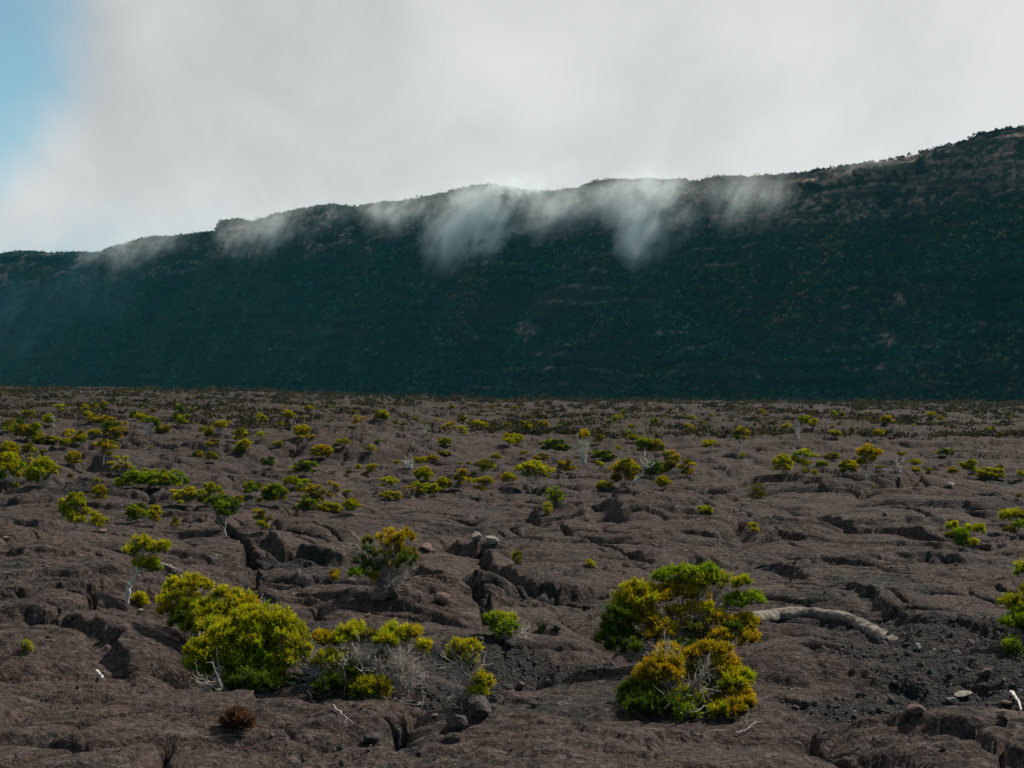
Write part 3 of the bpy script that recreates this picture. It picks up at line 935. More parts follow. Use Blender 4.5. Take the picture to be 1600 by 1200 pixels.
for k, (bx, by, rows, lab) in enumerate([
        (808, 881, [(805, 872, 5, 'y'), (809, 868, 5, 'v'), (809, 877, 4, 'v')], 'tiny yellow sprout on the shoulder of the gully slab'),
        (924, 887, [(922, 882, 4, 'y'), (926, 883, 3, 'y')], 'tiny yellow sprig on bare lava above the wide gold bush'),
        (523, 908, [(521, 899, 4, 'o'), (524, 896, 4, 'o'), (523, 904, 3, 'o')], 'tiny orange sprig on the ledge beside the see through bush'),
        (42, 1018, [(41, 1010, 4, 'y'), (44, 1013, 4, 'g')], 'lone seedling on the folded lava by a curved dark crack'),
        (1178, 829, [(1175, 825, 5, 'y'), (1180, 825, 5, 'y')], 'bright yellow seedling on the smooth lava dome'),
        (1185, 779, [(1180, 770, 9, 'v'), (1187, 768, 10, 'v'), (1192, 773, 8, 'v'), (1183, 774, 8, 'v')], 'round olive cushion alone on a smooth lava slab'),
        (857, 803, [(853, 794, 5, 'y'), (858, 793, 5, 'y'), (855, 798, 5, 'g')], 'little yellow cushion in front of the small green pair'),
        (1103, 801, [(1095, 798, 4, 'g'), (1103, 797, 4, 'g'), (1110, 798, 4, 'g')], 'low green strip of leaves growing inside a thin crack'),
        (867, 785, [(860, 776, 9, 'g'), (870, 773, 10, 'G'), (876, 777, 7, 'G'), (866, 780, 8, 'k')], 'small bright green pair of bushes at the head of a crack')]):
    rows = rows + [(a + 1.2, b + r * .8, r * .7, p) for a, b, r, p in rows] + [(a - 1.5, b - r * .8, r * .6, p) for a, b, r, p in rows]
    near_bush('heath_plant', (bx, by), rows, lab, 'plant', 60 + k, stem_r=.004, tuft=.3, twig_n=3, fine=.55)


def grass_tuft(base_px, hpx, n, label, col, seed, spread=.5):
    rng = np.random.default_rng(seed)
    X0, Y0, Z0 = pix(*base_px)
    h = hpx * Y0 / PX
    o = empty('grass_tuft', (X0, Y0, Z0)); tag(o, label, 'grass tuft')
    B = rng.normal(size=(n, 3)) * np.array([.04, .04, 0]); an = rng.uniform(0, 6.28, n)
    E = B + np.stack([np.cos(an) * spread * h, np.sin(an) * spread * h, rng.uniform(.3, 1., n) * h], 1)
    M = (B + E) / 2 + np.array([0, 0, .45 * h])
    P = bez(B - np.array([0, 0, .03]), E, M, 6, rng, .004)
    R = np.linspace(1, .2, 6)[None] * np.full((n, 1), .006)
    v, q = tubes(P, R, 3)
    me = mesh_np('blades', v, quads=q, cols=np.tile(np.array(col), (len(v), 1)) * rng.uniform(.6, 1.3, (len(v), 1)))
    put('blades', me, M_LEAF, o)


grass_tuft((848, 988), 26, 40, 'arching grass tuft in the shade of the black gully', (.075, .085, .03), 71, .6)
grass_tuft((1160, 829), 20, 26, 'thin reddish dry grass standing on the smooth lava dome', (.13, .07, .05), 72, .3)

# -- plants farther out: a few shapes of each habit, copied
_proto = {}


def layout(habit, rng):
    """leaf pads (unit width and height) and the way stems show"""
    p = []
    if habit == 'dome':
        for k in range(11):
            a = k * 2.4 + rng.uniform(-.3, .3); r = .36 * math.sqrt((k + .3) / 11)
            p.append((r * math.cos(a), r * math.sin(a), .80 - 2.9 * r * r + rng.uniform(-.07, .05), rng.uniform(.14, .20)))
        for k in range(3):
            a = rng.uniform(0, 6.28)
            p.append((.28 * math.cos(a), .28 * math.sin(a), .28, .13))
    elif habit == 'mound':
        for k in range(26):
            x = rng.uniform(-.43, .43)
            p.append((x, rng.uniform(-.25, .25), rng.uniform(.10, .85 - 1.6 * x * x), rng.uniform(.09, .14)))
    elif habit == 'umbrella':
        for k in range(9):
            a = k * 2.4; r = .36 * math.sqrt((k + .3) / 9)
            p.append((r * math.cos(a), r * math.sin(a), .84 - 1.3 * r * r + rng.uniform(-.08, .05), rng.uniform(.11, .16)))
        for k in range(3):
            a = rng.uniform(0, 6.28)
            p.append((.3 * math.cos(a), .3 * math.sin(a), rng.uniform(.38, .6), rng.uniform(.08, .12)))
    elif habit == 'loose':
        for k in range(12):
            a = rng.uniform(0, 6.28); r = rng.uniform(.05, .40)
            p.append((r * math.cos(a), r * math.sin(a), rng.uniform(.18, .90 - 1.2 * r * r), rng.uniform(.08, .16)))
    elif habit == 'dry':
        for k in range(8):
            a = rng.uniform(0, 6.28); r = rng.uniform(.1, .36)
            p.append((r * math.cos(a), r * math.sin(a), rng.uniform(.3, .9), rng.uniform(.06, .12)))
    elif habit == 'small':
        for k in range(6):
            a = k * 2.4; r = .28 * math.sqrt(k / 6)
            p.append((r * math.cos(a), r * math.sin(a), rng.uniform(.28, .72), rng.uniform(.18, .26)))
    return p


def proto(habit, pal, var, far=False, asp=1):
    key = (habit, pal, var, far, asp)
    if key in _proto:
        return _proto[key]
    rng = np.random.default_rng(sum(map(ord, habit + pal)) * 31 + var * 7 + far)
    alt = {'g': 'gggyG', 'y': 'yyygo', 'o': 'oooyv', 'v': 'vvvgo', 'k': 'kkkGg', 'G': 'GGGgk'}[pal]
    out = []
    if habit == 'fan':
        n = 22
        E = np.stack([rng.uniform(-.40, .40, n), rng.uniform(-.25, .25, n), rng.uniform(.55, .92, n)], 1)
        P, R = stems((0, 0, -.05), E, rng, .022, spread=.5, lift=.45, wob=.02)
        T1, TR1 = twigs(P, rng, 3, length=.2, r=.010, lo=.5, hi=.98)
        v, q = join([tubes(P, R, 5), tubes(T1, TR1, 4)])
        out.append(('branch', mesh_np('branch', v, quads=q), M_WOOD))
        pads = [(-.25, 0, .92, .13, 'y'), (.15, .05, .90, .14, 'o'), (.34, 0, .84, .10, 'o'), (-.05, .1, .86, .10, 'v')]
        V, C = foliage(pads, rng, tufts=14, per=9, nb=5, bl=.050, bw=.014, sl=.075)
        out.append(('foliage', leaf_mesh('foliage', V, C), M_LEAF))
    elif habit == 'leaner':
        trunk = np.array([[(-.35, 0, -.05), (-.24, 0, .22), (-.05, 0, .42), (.06, 0, .62)]])
        E = np.array([(.12, .1, .98), (.40, 0, .93), (.46, .1, .74), (-.05, -.1, .80), (.28, -.1, .99), (.2, .1, .7)])
        P, R = stems(trunk[0, -1], E, rng, .030, spread=.5, lift=.4, wob=.04)
        T1, TR1 = twigs(P, rng, 3, length=.16, r=.012, lo=.3, hi=.95)
        v, q = join([tubes(P, R, 5), tubes(T1, TR1, 4)])
        out.append(('branch', mesh_np('branch', v, quads=q), M_WOOD))
        v, q = tubes(trunk, np.array([[.055, .046, .040, .034]]), 7)
        out.append(('trunk', mesh_np('trunk', v, quads=q), M_WOOD))
    elif habit == 'snag':
        n = 7
        E = np.stack([rng.uniform(-.42, .42, n), rng.uniform(-.25, .25, n), rng.uniform(.55, 1.0, n)], 1)
        P, R = stems((0, 0, -.05), E, rng, .036, spread=.35, lift=.5, wob=.03)
        T1, TR1 = twigs(P, rng, 4, length=.25, r=.013, lo=.35, hi=.95)
        T2, TR2 = twigs(T1, rng, 2, length=.13, r=.007, lo=.3, hi=.95)
        v, q = join([tubes(P, R, 6), tubes(T1, TR1, 4), tubes(T2, TR2, 3)])
        out.append(('branch', mesh_np('branch', v, quads=q), M_WOOD))
    else:
        pads = []
        for _ in range(int(math.ceil(asp))):
            sg = rng.uniform(0, 6.28)
            for a, b, c, r in layout(habit, rng):
                if asp > 1:
                    a, b = a * math.cos(sg) - b * math.sin(sg), a * math.sin(sg) + b * math.cos(sg)
                pads.append((a * asp, b * (1 + .35 * (asp - 1)), c, r, alt[rng.integers(0, 5)]))
        if far:
            V, C = foliage(pads, rng, tufts=9, per=5, nb=4, bl=.085, bw=.026, sl=.09)
        else:
            V, C = foliage(pads, rng, tufts=16, per=9, nb=5, bl=.050, bw=.014, sl=.075)
        out.append(('foliage', leaf_mesh('foliage', V, C), M_LEAF))
        E = np.array([(a, b, c - .25 * r) for a, b, c, r, _ in pads])
        pale = habit in ('umbrella',)
        nf = 2 if pale else 4
        fa = rng.uniform(0, 6.28) + np.arange(nf) * 6.283 / nf
        F = np.stack([.13 * np.cos(fa), .13 * np.sin(fa), rng.uniform(.26, .42, nf)], 1)
        P0, R0 = stems((0, 0, -.08), F, rng, .024 if pale else .013, spread=.2, lift=.5, K=6, wob=.015)
        R0 = np.maximum(R0, .011 if pale else .006)
        own = np.argmin(np.linalg.norm(E[:, None, :2] - F[None, :, :2], axis=2), 1)
        P, R = stems((0, 0, 0), E - F[own], rng, .010, spread=.3, lift=.5, wob=.02)
        P = P + F[own][:, None]
        parts = [tubes(P, R, 5)]
        if not pale:
            parts.append(tubes(P0, R0, 5))
        else:
            v, q = tubes(P0, R0, 6)
            out.append(('trunk', mesh_np('trunk', v, quads=q), M_WOOD))
        if not far:
            T1, TR1 = twigs(P, rng, {'dry': 16, 'umbrella': 6, 'loose': 8}.get(habit, 5), length=.22, r=.008, lo=.35, hi=1.0)
            T2, TR2 = twigs(T1, rng, {'dry': 5}.get(habit, 2), length=.12, r=.005, lo=.3, hi=.95)
            parts += [tubes(T1, TR1, 4), tubes(T2, TR2, 3)]
        v, q = join(parts)
        out.append(('branch', mesh_np('branch', v, quads=q), M_TWIG if habit == 'dry' else M_BARK))
    for nme, me, mt in out:
        me.materials.append(mt)
    _proto[key] = out
    return out


_var = [0]


def place(x, ytop, ybase, wpx, habit, pal, label, cat='bush', group=None, name='heath_bush', far=False, rz=None, pos=None):
    X, Y, Z = pix(x, ybase) if pos is None else pos
    _var[0] += 1
    h = (ybase - ytop) * Y / PX * 1.04
    wd = 1.12 * wpx * Y / PX
    asp = 1 if habit in ('fan', 'leaner', 'snag', 'umbrella') else min((1, 1.6, 2.5, 4), key=lambda q: abs(math.log(q * h / wd)))
    turn = (_var[0] * 2.399) % 6.28
    if asp > 1:
        turn = (turn - 3.14) * .12
    o = empty(name, (X, Y, Z - .02 * h), 0.0 if habit == 'leaner' else turn, (wd / asp, wd / asp, h))
    tag(o, label, cat, group)
    for nme, me, _ in proto(habit, pal, _var[0] % 3, far, asp):
        c = bpy.data.objects.new(nme, me)
        COL.objects.link(c)
        c.parent = o
    return o


TREE = ('tree',)
MID = [
    (12, 710, 764, 50, 'dome', 'g', 'rounded green bush at the picture edge, grown into a paler yellow one'),
    (66, 716, 763, 50, 'dome', 'g', 'full yellow green bush standing tallest in its crowded clump of bushes'),
    (14, 690, 722, 42, 'dome', 'y', 'golden bush peeping over the rounded green bush at the edge'),
    (52, 693, 724, 34, 'loose', 'v', 'ragged olive bush rising behind the crowded clump'),
    (38, 712, 742, 44, 'dry', 'v', 'twiggy dry bush squeezed between two full green bushes'),
    (24, 750, 772, 14, 'small', 'v', 'little pale olive plant at the foot of the crowded clump'),
    (237, 737, 768, 122, 'mound', 'G', 'long low hedge like mound of dense green heath'),
    (118, 770, 824, 64, 'loose', 'g', 'leaning olive green bush with a lifted crown over bare stems'),
    (155, 762, 790, 26, 'dome', 'o', 'gold topped bush looking over the leaning olive bush'),
    (153, 798, 830, 32, 'loose', 'y', 'golden skirt of leaves at the foot of the leaning olive bush'),
    (214, 785, 818, 34, 'dome', 'G', 'round ball of bright green heath on bare lava'),
    (241, 787, 822, 32, 'loose', 'y', 'sparse golden bush touching the round green ball'),
    (274, 806, 830, 16, 'small', 'v', 'small olive tuft alone between the green ball and a pale trunked tree'),
    (296, 760, 792, 58, 'loose', 'y', 'spreading yellow green bush at the end of the long green mound'),
    (326, 754, 790, 46, 'loose', 'g', 'olive green bush between spreading yellow bush and dark crowned tree'),
    (346, 776, 833, 58, 'umbrella', 'k', 'dark crowned heath tree with two splayed white stems', 'tree'),
    (408, 796, 832, 34, 'loose', 'v', 'pale olive bush above a small white stem on the slope'),
    (116, 707, 732, 26, 'dome', 'o', 'bright golden bush on a short pale stump by two slanting cracks'),
    (166, 693, 730, 38, 'umbrella', 'o', 'thin crowned tree on a bent white trunk over slanting cracks', 'tree'),
    (190, 717, 747, 52, 'dry', 'y', 'dry branched bush with yellow top behind the long green mound'),
    (110, 738, 750, 16, 'small', 'v', 'faint olive sprout on smooth lava below the slanting cracks'),
    (152, 746, 757, 14, 'small', 'y', 'dot like gold bush at the lower end of a slanting crack'),
    (55, 667, 692, 32, 'loose', 'g', 'loose green bush in a dark hollow beyond the crowded clump'),
    (75, 680, 694, 40, 'mound', 'v', 'flat olive spread of heath beside the dark hollow'),
    (148, 671, 684, 24, 'dome', 'y', 'neat yellow cap of heath out on open lava'),
    (182, 668, 688, 32, 'loose', 'v', 'straggling olive heath next to the neat yellow cap'),
    (163, 650, 664, 40, 'mound', 'o', 'strip of orange gold heath along a far crack'),
    (220, 646, 668, 20, 'umbrella', 'y', 'small gold crown on a thin stem beside a bleached snag', 'tree'),
    (233, 658, 677, 36, 'snag', 'v', 'bleached white snag with flat spreading limbs near a small gold crown', 'dead tree'),
    (80, 648, 666, 24, 'snag', 'v', 'slanting silver snag on the far plain above the crowded clump', 'dead tree'),
    (332, 689, 707, 24, 'loose', 'v', 'grey olive bush above a pair of low bushes on the far slope'),
    (310, 704, 718, 22, 'dome', 'v', 'dull low bush, paler of a touching pair on the slope'),
    (331, 706, 722, 22, 'dome', 'k', 'dark low bush, greener of a touching pair on the slope'),
    (375, 699, 708, 20, 'mound', 'y', 'thin yellow strip of heath on the lava slope'),
    (236, 695, 701, 10, 'small', 'y', 'single yellow speck of a bush on bare lava'),
    (390, 752, 774, 42, 'loose', 'G', 'green bush with gaps at the back of the long leafy row'),
    (372, 778, 792, 26, 'loose', 'y', 'small yellow bush between dark crowned tree and leafy row'),
    (430, 756, 792, 46, 'dome', 'k', 'dark green bush at the near end of the leafy row'),
    (456, 744, 762, 34, 'dome', 'g', 'bright green top peeping over the dark green bush of the row'),
    (474, 750, 776, 30, 'loose', 'g', 'soft green bush second in the long leafy row'),
    (492, 759, 790, 42, 'loose', 'v', 'faded olive bush in the middle of the leafy row'),
    (518, 751, 788, 28, 'dry', 'o', 'pinkish dry bush on a white trunk in the leafy row'),
    (543, 769, 783, 14, 'small', 'G', 'small vivid green bush directly above a bright yellow one'),
    (549, 779, 803, 32, 'dome', 'y', 'brightest yellow bush closing the leafy row'),
    (515, 784, 801, 40, 'mound', 'y', 'pale yellow mound beside the brightest yellow bush'),
    (481, 778, 801, 36, 'loose', 'k', 'dark green and gold bush below the faded olive one'),
    (405, 776, 788, 16, 'small', 'y', 'yellow knob of heath left of centre in the leafy row'),
    (420, 714, 731, 28, 'loose', 'k', 'dark bush on the rim of a shaded hollow'),
    (478, 719, 744, 46, 'loose', 'k', 'shaded green bush with one yellow spot inside the hollow'),
    (608, 746, 768, 34, 'umbrella', 'g', 'dome topped vivid green bush with clean lower edge'),
    (610, 767, 781, 36, 'mound', 'y', 'yellow mound right below the dome topped vivid bush'),
    (662, 730, 757, 34, 'dome', 'y', 'golden upright bush behind the row of green bushes'),
    (664, 752, 774, 50, 'mound', 'g', 'dark sided bush with yellow top below the golden upright one'),
    (692, 748, 770, 30, 'dome', 'y', 'yellow green bush joining two larger bushes in the row'),
    (641, 759, 776, 34, 'dry', 'o', 'dry pinkish twigs between yellow mound and dark sided bush'),
    (722, 734, 766, 34, 'loose', 'o', 'tall gold olive bush in the middle row, twigs showing below'),
    (740, 736, 748, 12, 'small', 'G', 'single fresh green plant behind the tall gold olive bush'),
    (757, 719, 748, 36, 'umbrella', 'v', 'olive umbrella shaped tree on fanned pale stems', 'tree'),
    (757, 745, 777, 34, 'umbrella', 'o', 'golden tree on two white forked trunks', 'tree'),
    (793, 739, 758, 30, 'dome', 'y', 'yellow bush leaning on the broad umbrella tree'),
    (582, 721, 744, 24, 'loose', 'o', 'gold flecked bush beside a black hole in the lava'),
    (560, 725, 737, 16, 'small', 'y', 'yellow small bush next to the gold flecked bush'),
    (545, 733, 744, 14, 'small', 'k', 'dark small bush below a lone yellow one on the slope'),
    (719, 721, 728, 12, 'small', 'y', 'flat yellow cushion left alone before the olive umbrella tree'),
    (732, 720, 729, 12, 'small', 'o', 'orange cushion beside the flat yellow cushion'),
    (775, 709, 720, 22, 'dome', 'y', 'yellow crown just beyond the olive umbrella tree'),
    (620, 718, 727, 16, 'small', 'y', 'yellow tuft before a patch of bleached brush'),
    (655, 713, 725, 26, 'mound', 'y', 'yellow mound behind the bleached brush patch'),
    (674, 711, 722, 24, 'mound', 'o', 'orange gold mound joined to a yellow one on the slope'),
    (692, 704, 713, 26, 'mound', 'v', 'olive low heath above the orange gold mound'),
    (697, 687, 699, 22, 'dome', 'G', 'dark fresh green dome on the far slope'),
    (537, 684, 697, 28, 'loose', 'y', 'gold scattered bush on a far lava swell'),
    (525, 694, 703, 20, 'small', 'k', 'dark low bush under the gold scattered bush'),
    (592, 686, 694, 20, 'small', 'G', 'green cushion on a far lava swell'),
    (630, 661, 669, 18, 'small', 'k', 'very small dark green bush on the far plain by a thin snag'),
    (663, 661, 676, 14, 'snag', 'v', 'thin upright snag standing on the far plain', 'dead tree'),
    (478, 679, 700, 34, 'dry', 'o', 'dry orange brush with fine bleached twigs'),
    (432, 689, 700, 24, 'loose', 'v', 'olive brush beside the dry orange brush'),
    (577, 699, 708, 12, 'snag', 'v', 'little forked white snag on bare lava', 'dead tree'),
    (638, 716, 730, 34, 'snag', 'v', 'patch of bleached brush, leafless and silver, on the slope', 'dead bush'),
    (832, 727, 769, 58, 'umbrella', 'g', 'broad green umbrella tree with pale trunk at one side', 'tree'),
    (868, 687, 708, 48, 'mound', 'k', 'flat topped dark green bush in front of a far scrub belt'),
    (912, 677, 724, 36, 'fan', 'o', 'white fan of stems carrying a small gold crown', 'tree'),
    (885, 719, 740, 32, 'loose', 'o', 'gold brown bush beside a black hole under white fan of stems'),
    (943, 704, 719, 42, 'mound', 'k', 'low dark green bush beyond the white fan of stems'),
    (938, 719, 733, 20, 'small', 'g', 'small green bush under the low dark green one'),
    (1007, 684, 712, 32, 'dome', 'k', 'dark crown standing up behind the white limbed snag'),
    (1025, 687, 712, 30, 'dome', 'o', 'golden crown sharing its clump with a dark crown'),
    (977, 714, 763, 46, 'dome', 'o', 'big orange gold bush pressed against the white limbed snag'),
    (1003, 710, 766, 44, 'leaner', 'v', 'white limbed dead tree leaning over an orange gold bush', 'dead tree'),
    (1021, 718, 750, 30, 'dome', 'k', 'dark green bush on the far side of the white limbed snag'),
    (1044, 706, 746, 40, 'loose', 'v', 'tall dusky bush with brown twigs next to dark green bush'),
    (1073, 718, 746, 32, 'loose', 'o', 'gold topped end of the big clump, leaves over dark twigs'),
    (945, 754, 768, 28, 'mound', 'y', 'bright yellow cushion before the orange gold bush'),
    (1036, 744, 766, 28, 'dome', 'y', 'yellow bush in front of the dark green bush and snag'),
    (967, 696, 706, 16, 'small', 'g', 'tiny green bush between the white fan and a dark crown'),
    (1108, 689, 708, 26, 'umbrella', 'y', 'yellow mushroom shaped bush alone on open lava'),
    (1159, 668, 706, 26, 'umbrella', 'v', 'spindly leaning tree with thin crown and red brown stem', 'tree'),
    (1160, 708, 721, 12, 'small', 'g', 'small round bush below the spindly leaning tree'),
    (845, 709, 726, 28, 'loose', 'v', 'olive bush tucked between umbrella tree and flat topped bush'),
    (818, 704, 713, 20, 'small', 'o', 'brown gold low bush behind the broad umbrella tree'),
    (1223, 711, 743, 32, 'dome', 'y', 'square shouldered golden green bush beginning a line of bushes'),
    (1255, 703, 736, 38, 'loose', 'g', 'airy green bush second in the line after a square shouldered one'),
    (1273, 734, 748, 14, 'small', 'y', 'yellow seedling in front of the airy green bush'),
    (1257, 734, 744, 10, 'small', 'g', 'smallest sprout in front of the airy green bush'),
    (1285, 719, 730, 20, 'mound', 'G', 'flat green cushion between airy bush and gold brown bush'),
    (1325, 719, 747, 30, 'dome', 'o', 'gold brown bush with dark base near the flat crowned tree'),
    (1357, 698, 748, 42, 'umbrella', 'o', 'flat crowned tree on forked white trunks, tallest of its line', 'tree'),
    (1404, 716, 738, 30, 'snag', 'v', 'white leafless brush fanning out beside the flat crowned tree', 'dead bush'),
    (1375, 726, 736, 12, 'small', 'G', 'green tuft between forked white trunks and leafless brush'),
    (1408, 706, 717, 18, 'small', 'o', 'orange cap of heath above the white leafless brush'),
    (1430, 717, 729, 22, 'dome', 'g', 'green low bush just past the white leafless brush'),
    (1431, 730, 740, 18, 'mound', 'y', 'yellow strip beneath the green low bush'),
    (1451, 729, 739, 18, 'small', 'G', 'bright cushion alone between two bush lines'),
    (1489, 729, 740, 18, 'mound', 'y', 'yellow cushion attached to a green bush near the lava edge'),
    (1516, 719, 741, 34, 'loose', 'g', 'green bush with golden side joined to a yellow cushion'),
    (1548, 730, 749, 44, 'mound', 'y', 'wide yellow low bush near the picture edge'),
    (1562, 726, 736, 20, 'small', 'v', 'olive bush behind the wide yellow low bush'),
    (1597, 735, 749, 20, 'small', 'g', 'green bush sliced by the picture edge beside wide yellow bush'),
    (1300, 708, 720, 28, 'mound', 'v', 'faint olive strip behind the flat green cushion'),
    (1479, 701, 714, 32, 'loose', 'k', 'dark olive bush beyond the second bush line'),
    (1592, 770, 781, 14, 'small', 'v', 'lone pale bush on smooth lava above the rounded golden bush'),
    (1365, 758, 764, 6, 'small', 'y', 'yellow dot of a plant on the smooth lava swell'),
    (1246, 658, 686, 14, 'snag', 'v', 'tall thin ghostly snag before the dark scrub belt', 'dead tree'),
]


def build_mid():
    for row in MID:
        x, yt, yb, wpx, habit, pal, label = row[:7]
        cat = row[7] if len(row) > 7 else 'bush'
        nm = {'tree': 'heath_tree', 'dead tree': 'dead_tree', 'dead bush': 'dead_bush'}.get(cat, 'heath_bush')
        place(x, yt, yb, wpx, habit, pal, label, cat, None, nm)


build_mid()


def build_far(n=135):
    """single bushes out on the plain, nearest first, in belts by distance and side"""
    rng = np.random.default_rng(77)
    side = ('under the low end of the rampart', 'under the cloudy middle of the rampart', 'under the high end of the rampart')
    k = tries = 0
    while k < n and tries < 6000:
        tries += 1
        x = rng.uniform(0, 1600)
        y = 640 + 88 * rng.beta(1.15, 1.7)
        if y > 690 and (x > 1080 or rng.uniform() < .45):
            continue
        if gnoise(np.array([x / 60.]), np.array([y / 9.]), 301)[0] < -.2:
            continue
        X, Y, Z = pix(x, y)
        if Y < 55 or Y > 330:
            continue
        k += 1
        near = Y < 105
        hh = rng.uniform(.30, .72) * (1.2 if rng.uniform() < .15 else 1)
        ww = hh * rng.uniform(1.0, 1.7)
        pal = 'gyyovvvvokk'[rng.integers(0, 11)]
        hb = ('dome', 'loose', 'mound', 'small', 'umbrella', 'dry')[rng.choice(6, p=[.16, .27, .18, .16, .05, .18])]
        s = side[0 if x < 533 else 1 if x < 1066 else 2]
        lab = ('small heath bush on the middle plain ' if near else 'tiny distant heath bush on the far plain ') + s
        grp = ('heath bushes on the middle plain ' if near else 'distant heath bushes on the far plain ') + s
        place(x, y - hh * PX / Y, y, ww * PX / Y, hb, pal, lab, 'bush', grp, 'heath_bush', True, None, (X, Y, Z))
    print('far bushes', k)


build_far()


def soup(P, W, Hh, T, rng, n, leaf):
    """many little leaf clumps in one mesh: n leaves each round P"""
    N = len(P)
    d = rng.normal(size=(N, n, 3)); d = unit(d); d[..., 2] = np.abs(d[..., 2])
    r = rng.uniform(.5, 1.0, (N, n, 1))
    c = P[:, None] + d * r * np.stack([W, W, Hh], 1)[:, None]
    a = unit(d * .6 + rng.normal(size=(N, n, 3)) * .6 + np.array([0, 0, .3]))
    wv = unit(np.cross(a, rng.normal(size=(N, n, 3)))) * (leaf[:, None, None] * .5)
    V = np.stack([c - wv, c + wv, c + a * leaf[:, None, None] * 1.2], 2).reshape(-1, 3)
    C = np.repeat((T[:, None] * rng.uniform(.55, 1.45, (N, n, 1))).reshape(-1, 3), 3, 0)
    return V, C


def build_scrub():
    rng = np.random.default_rng(5)
    n = 26000
    u = rng.uniform(-.52, .52, n)
    sy = rng.uniform(0, 1, n) ** 1.4
    e0 = np.interp(u, _EU, _EE)
    ang = (e0 + 1.5 + 62 * sy) / PX
    # slant distance on the tilted plain
    Y = EYE / (ang + EYE / 330.0 - e0 / PX)
    m = (Y > 62) & (Y < 420)
    u, Y = u[m], Y[m]
    # the belt under the rampart
    n2 = 9000
    u2 = rng.uniform(-.55, .55, n2); Y2 = rng.uniform(.5, 1.0, n2) * np.minimum(wall_Y(u2), 760)
    u = np.concatenate([u, u2]); Y = np.concatenate([Y, Y2])
    X = u * Y
    dens = gnoise(X / 14.0, Y / 20.0, 311) + .5 * gnoise(X / 5.0, Y / 8.0, 312)
    keep = rng.uniform(-.75, .75, len(X)) < dens * 1.5 + .95 * sstep(110, 330, Y) - .62
    X, Y = X[keep], Y[keep]
    Z = ground_h(X, Y)
    N = len(X)
    hgt = rng.uniform(.15, .55, N) * (1 + .9 * sstep(150, 400, Y)) * np.where(Y > 420, rng.uniform(1.2, 3.2, N), 1.0) * (1 + .7 * sstep(240, 330, Y)); wd = hgt * rng.uniform(.8, 1.7, N)
    pals = np.array([(.080, .060, .016), (.046, .040, .018), (.032, .032, .020), (.026, .026, .018), (.055, .038, .028), (.120, .100, .085), (.044, .042, .020)])
    T = pals[rng.choice(7, N, p=[.15, .19, .22, .19, .11, .05, .09])]
    V, C = soup(np.stack([X, Y, Z], 1), wd, hgt, T, rng, 26, .16 * (1 + Y / 260.0) * np.ones(N) * .8)
    o = put('far_scrub', leaf_mesh('far_scrub', V, C), M_FAR)
    tag(o, 'mixed olive and brown scrub covering the far plain below the rampart', None, None, 'stuff')
    print('scrub', N)


build_scrub()


def build_cliff_scrub():
    rng = np.random.default_rng(9)
    r, c = CLIFF.shape[:2]
    r -= 5                                    # without the plateau behind
    n = 62000
    ci = rng.uniform(60, c - 62, n); ri = rng.uniform(14, r - 1.01, n)
    i = ri.astype(int); j = ci.astype(int); f = (ri - i)[:, None]; g = (ci - j)[:, None]
    P = (CLIFF[i, j] * (1 - f) + CLIFF[i + 1, j] * f) * (1 - g) + (CLIFF[i, j + 1] * (1 - f) + CLIFF[i + 1, j + 1] * f) * g
    rock = CLIFF_ROCK[i, j]
    dn = gnoise(P[:, 0] / 30. + P[:, 1] / 40., P[:, 2] / 14., 331) + .6 * gnoise(P[:, 0] / 9. - P[:, 1] / 12., P[:, 2] / 6., 332)
    keep = (rng.uniform(size=n) > rock * 1.2) & (rng.uniform(-.9, .9, n) < dn * 1.3 + .25)
    P = P[keep]; dn = dn[keep]
    # shrubs standing on the rim
    n2 = 4200
    ci = rng.uniform(60, c - 62, n2); j = ci.astype(int); g = (ci - j)[:, None]
    Q = CLIFF[r - 1, j] * (1 - g) + CLIFF[r - 1, j + 1] * g
    clump = gnoise(ci / 11., ci * 0 + .5, 333)
    Q = Q[(rng.uniform(-.6, .9, n2) < clump + .3) & ((Q[:, 0] / Q[:, 1] < .25) | (rng.uniform(size=n2) < .25))]
    Q[:, :2] += np.array(_nrm) * rng.uniform(-1.0, 5.0, (len(Q), 1))
    Q[:, 2] -= .2
    rim = np.zeros(len(P) + len(Q), bool); rim[len(P):] = True
    P = np.concatenate([P, Q]); N = len(P)
    sz = rng.uniform(.45, 1.5, N) * np.where(rng.uniform(size=N) < .10, 1.8, 1.0)
    sz[rim] = rng.uniform(.5, 1.2, rim.sum()) * np.where(rng.uniform(size=rim.sum()) < .18, 1.9, 1.0)
    pals = np.array([(.006, .058, .052), (.002, .026, .027), (.018, .085, .074), (.026, .072, .026), (.095, .150, .125), (.070, .052, .038)])
    sz[rim & (P[:, 0] / P[:, 1] > .18)] *= .65
    T = pals[rng.choice(6, N, p=[.33, .25, .18, .11, .07, .06])]
    big = gnoise(P[:, 0] / 45. - P[:, 1] / 60., P[:, 2] / 30., 335) + .5 * gnoise(P[:, 0] / 15. - P[:, 1] / 20., P[:, 2] / 10., 336)
    T = T * (1 + .55 * np.clip(big, -1, 1))[:, None]
    olive = sstep(-.1, .6, gnoise(P[:, 0] / 60., P[:, 2] / 35., 337) + .35 * np.clip(P[:, 0] / 150., -1, 1))
    T = T * (1 + olive[:, None] * np.array([1.6, -.10, -.45]))
    wd = sz * rng.uniform(.8, 1.3, N)
    V, C = soup(P, wd, sz * 1.25, T, rng, 20, .8 * np.ones(N))
    o = put('cliff_scrub', leaf_mesh('cliff_scrub', V, C), M_FAR)
    tag(o, 'dense dark green shrubs clothing the rampart slope and rim', None, None, 'stuff')
    print('cliff scrub', N)


build_cliff_scrub()

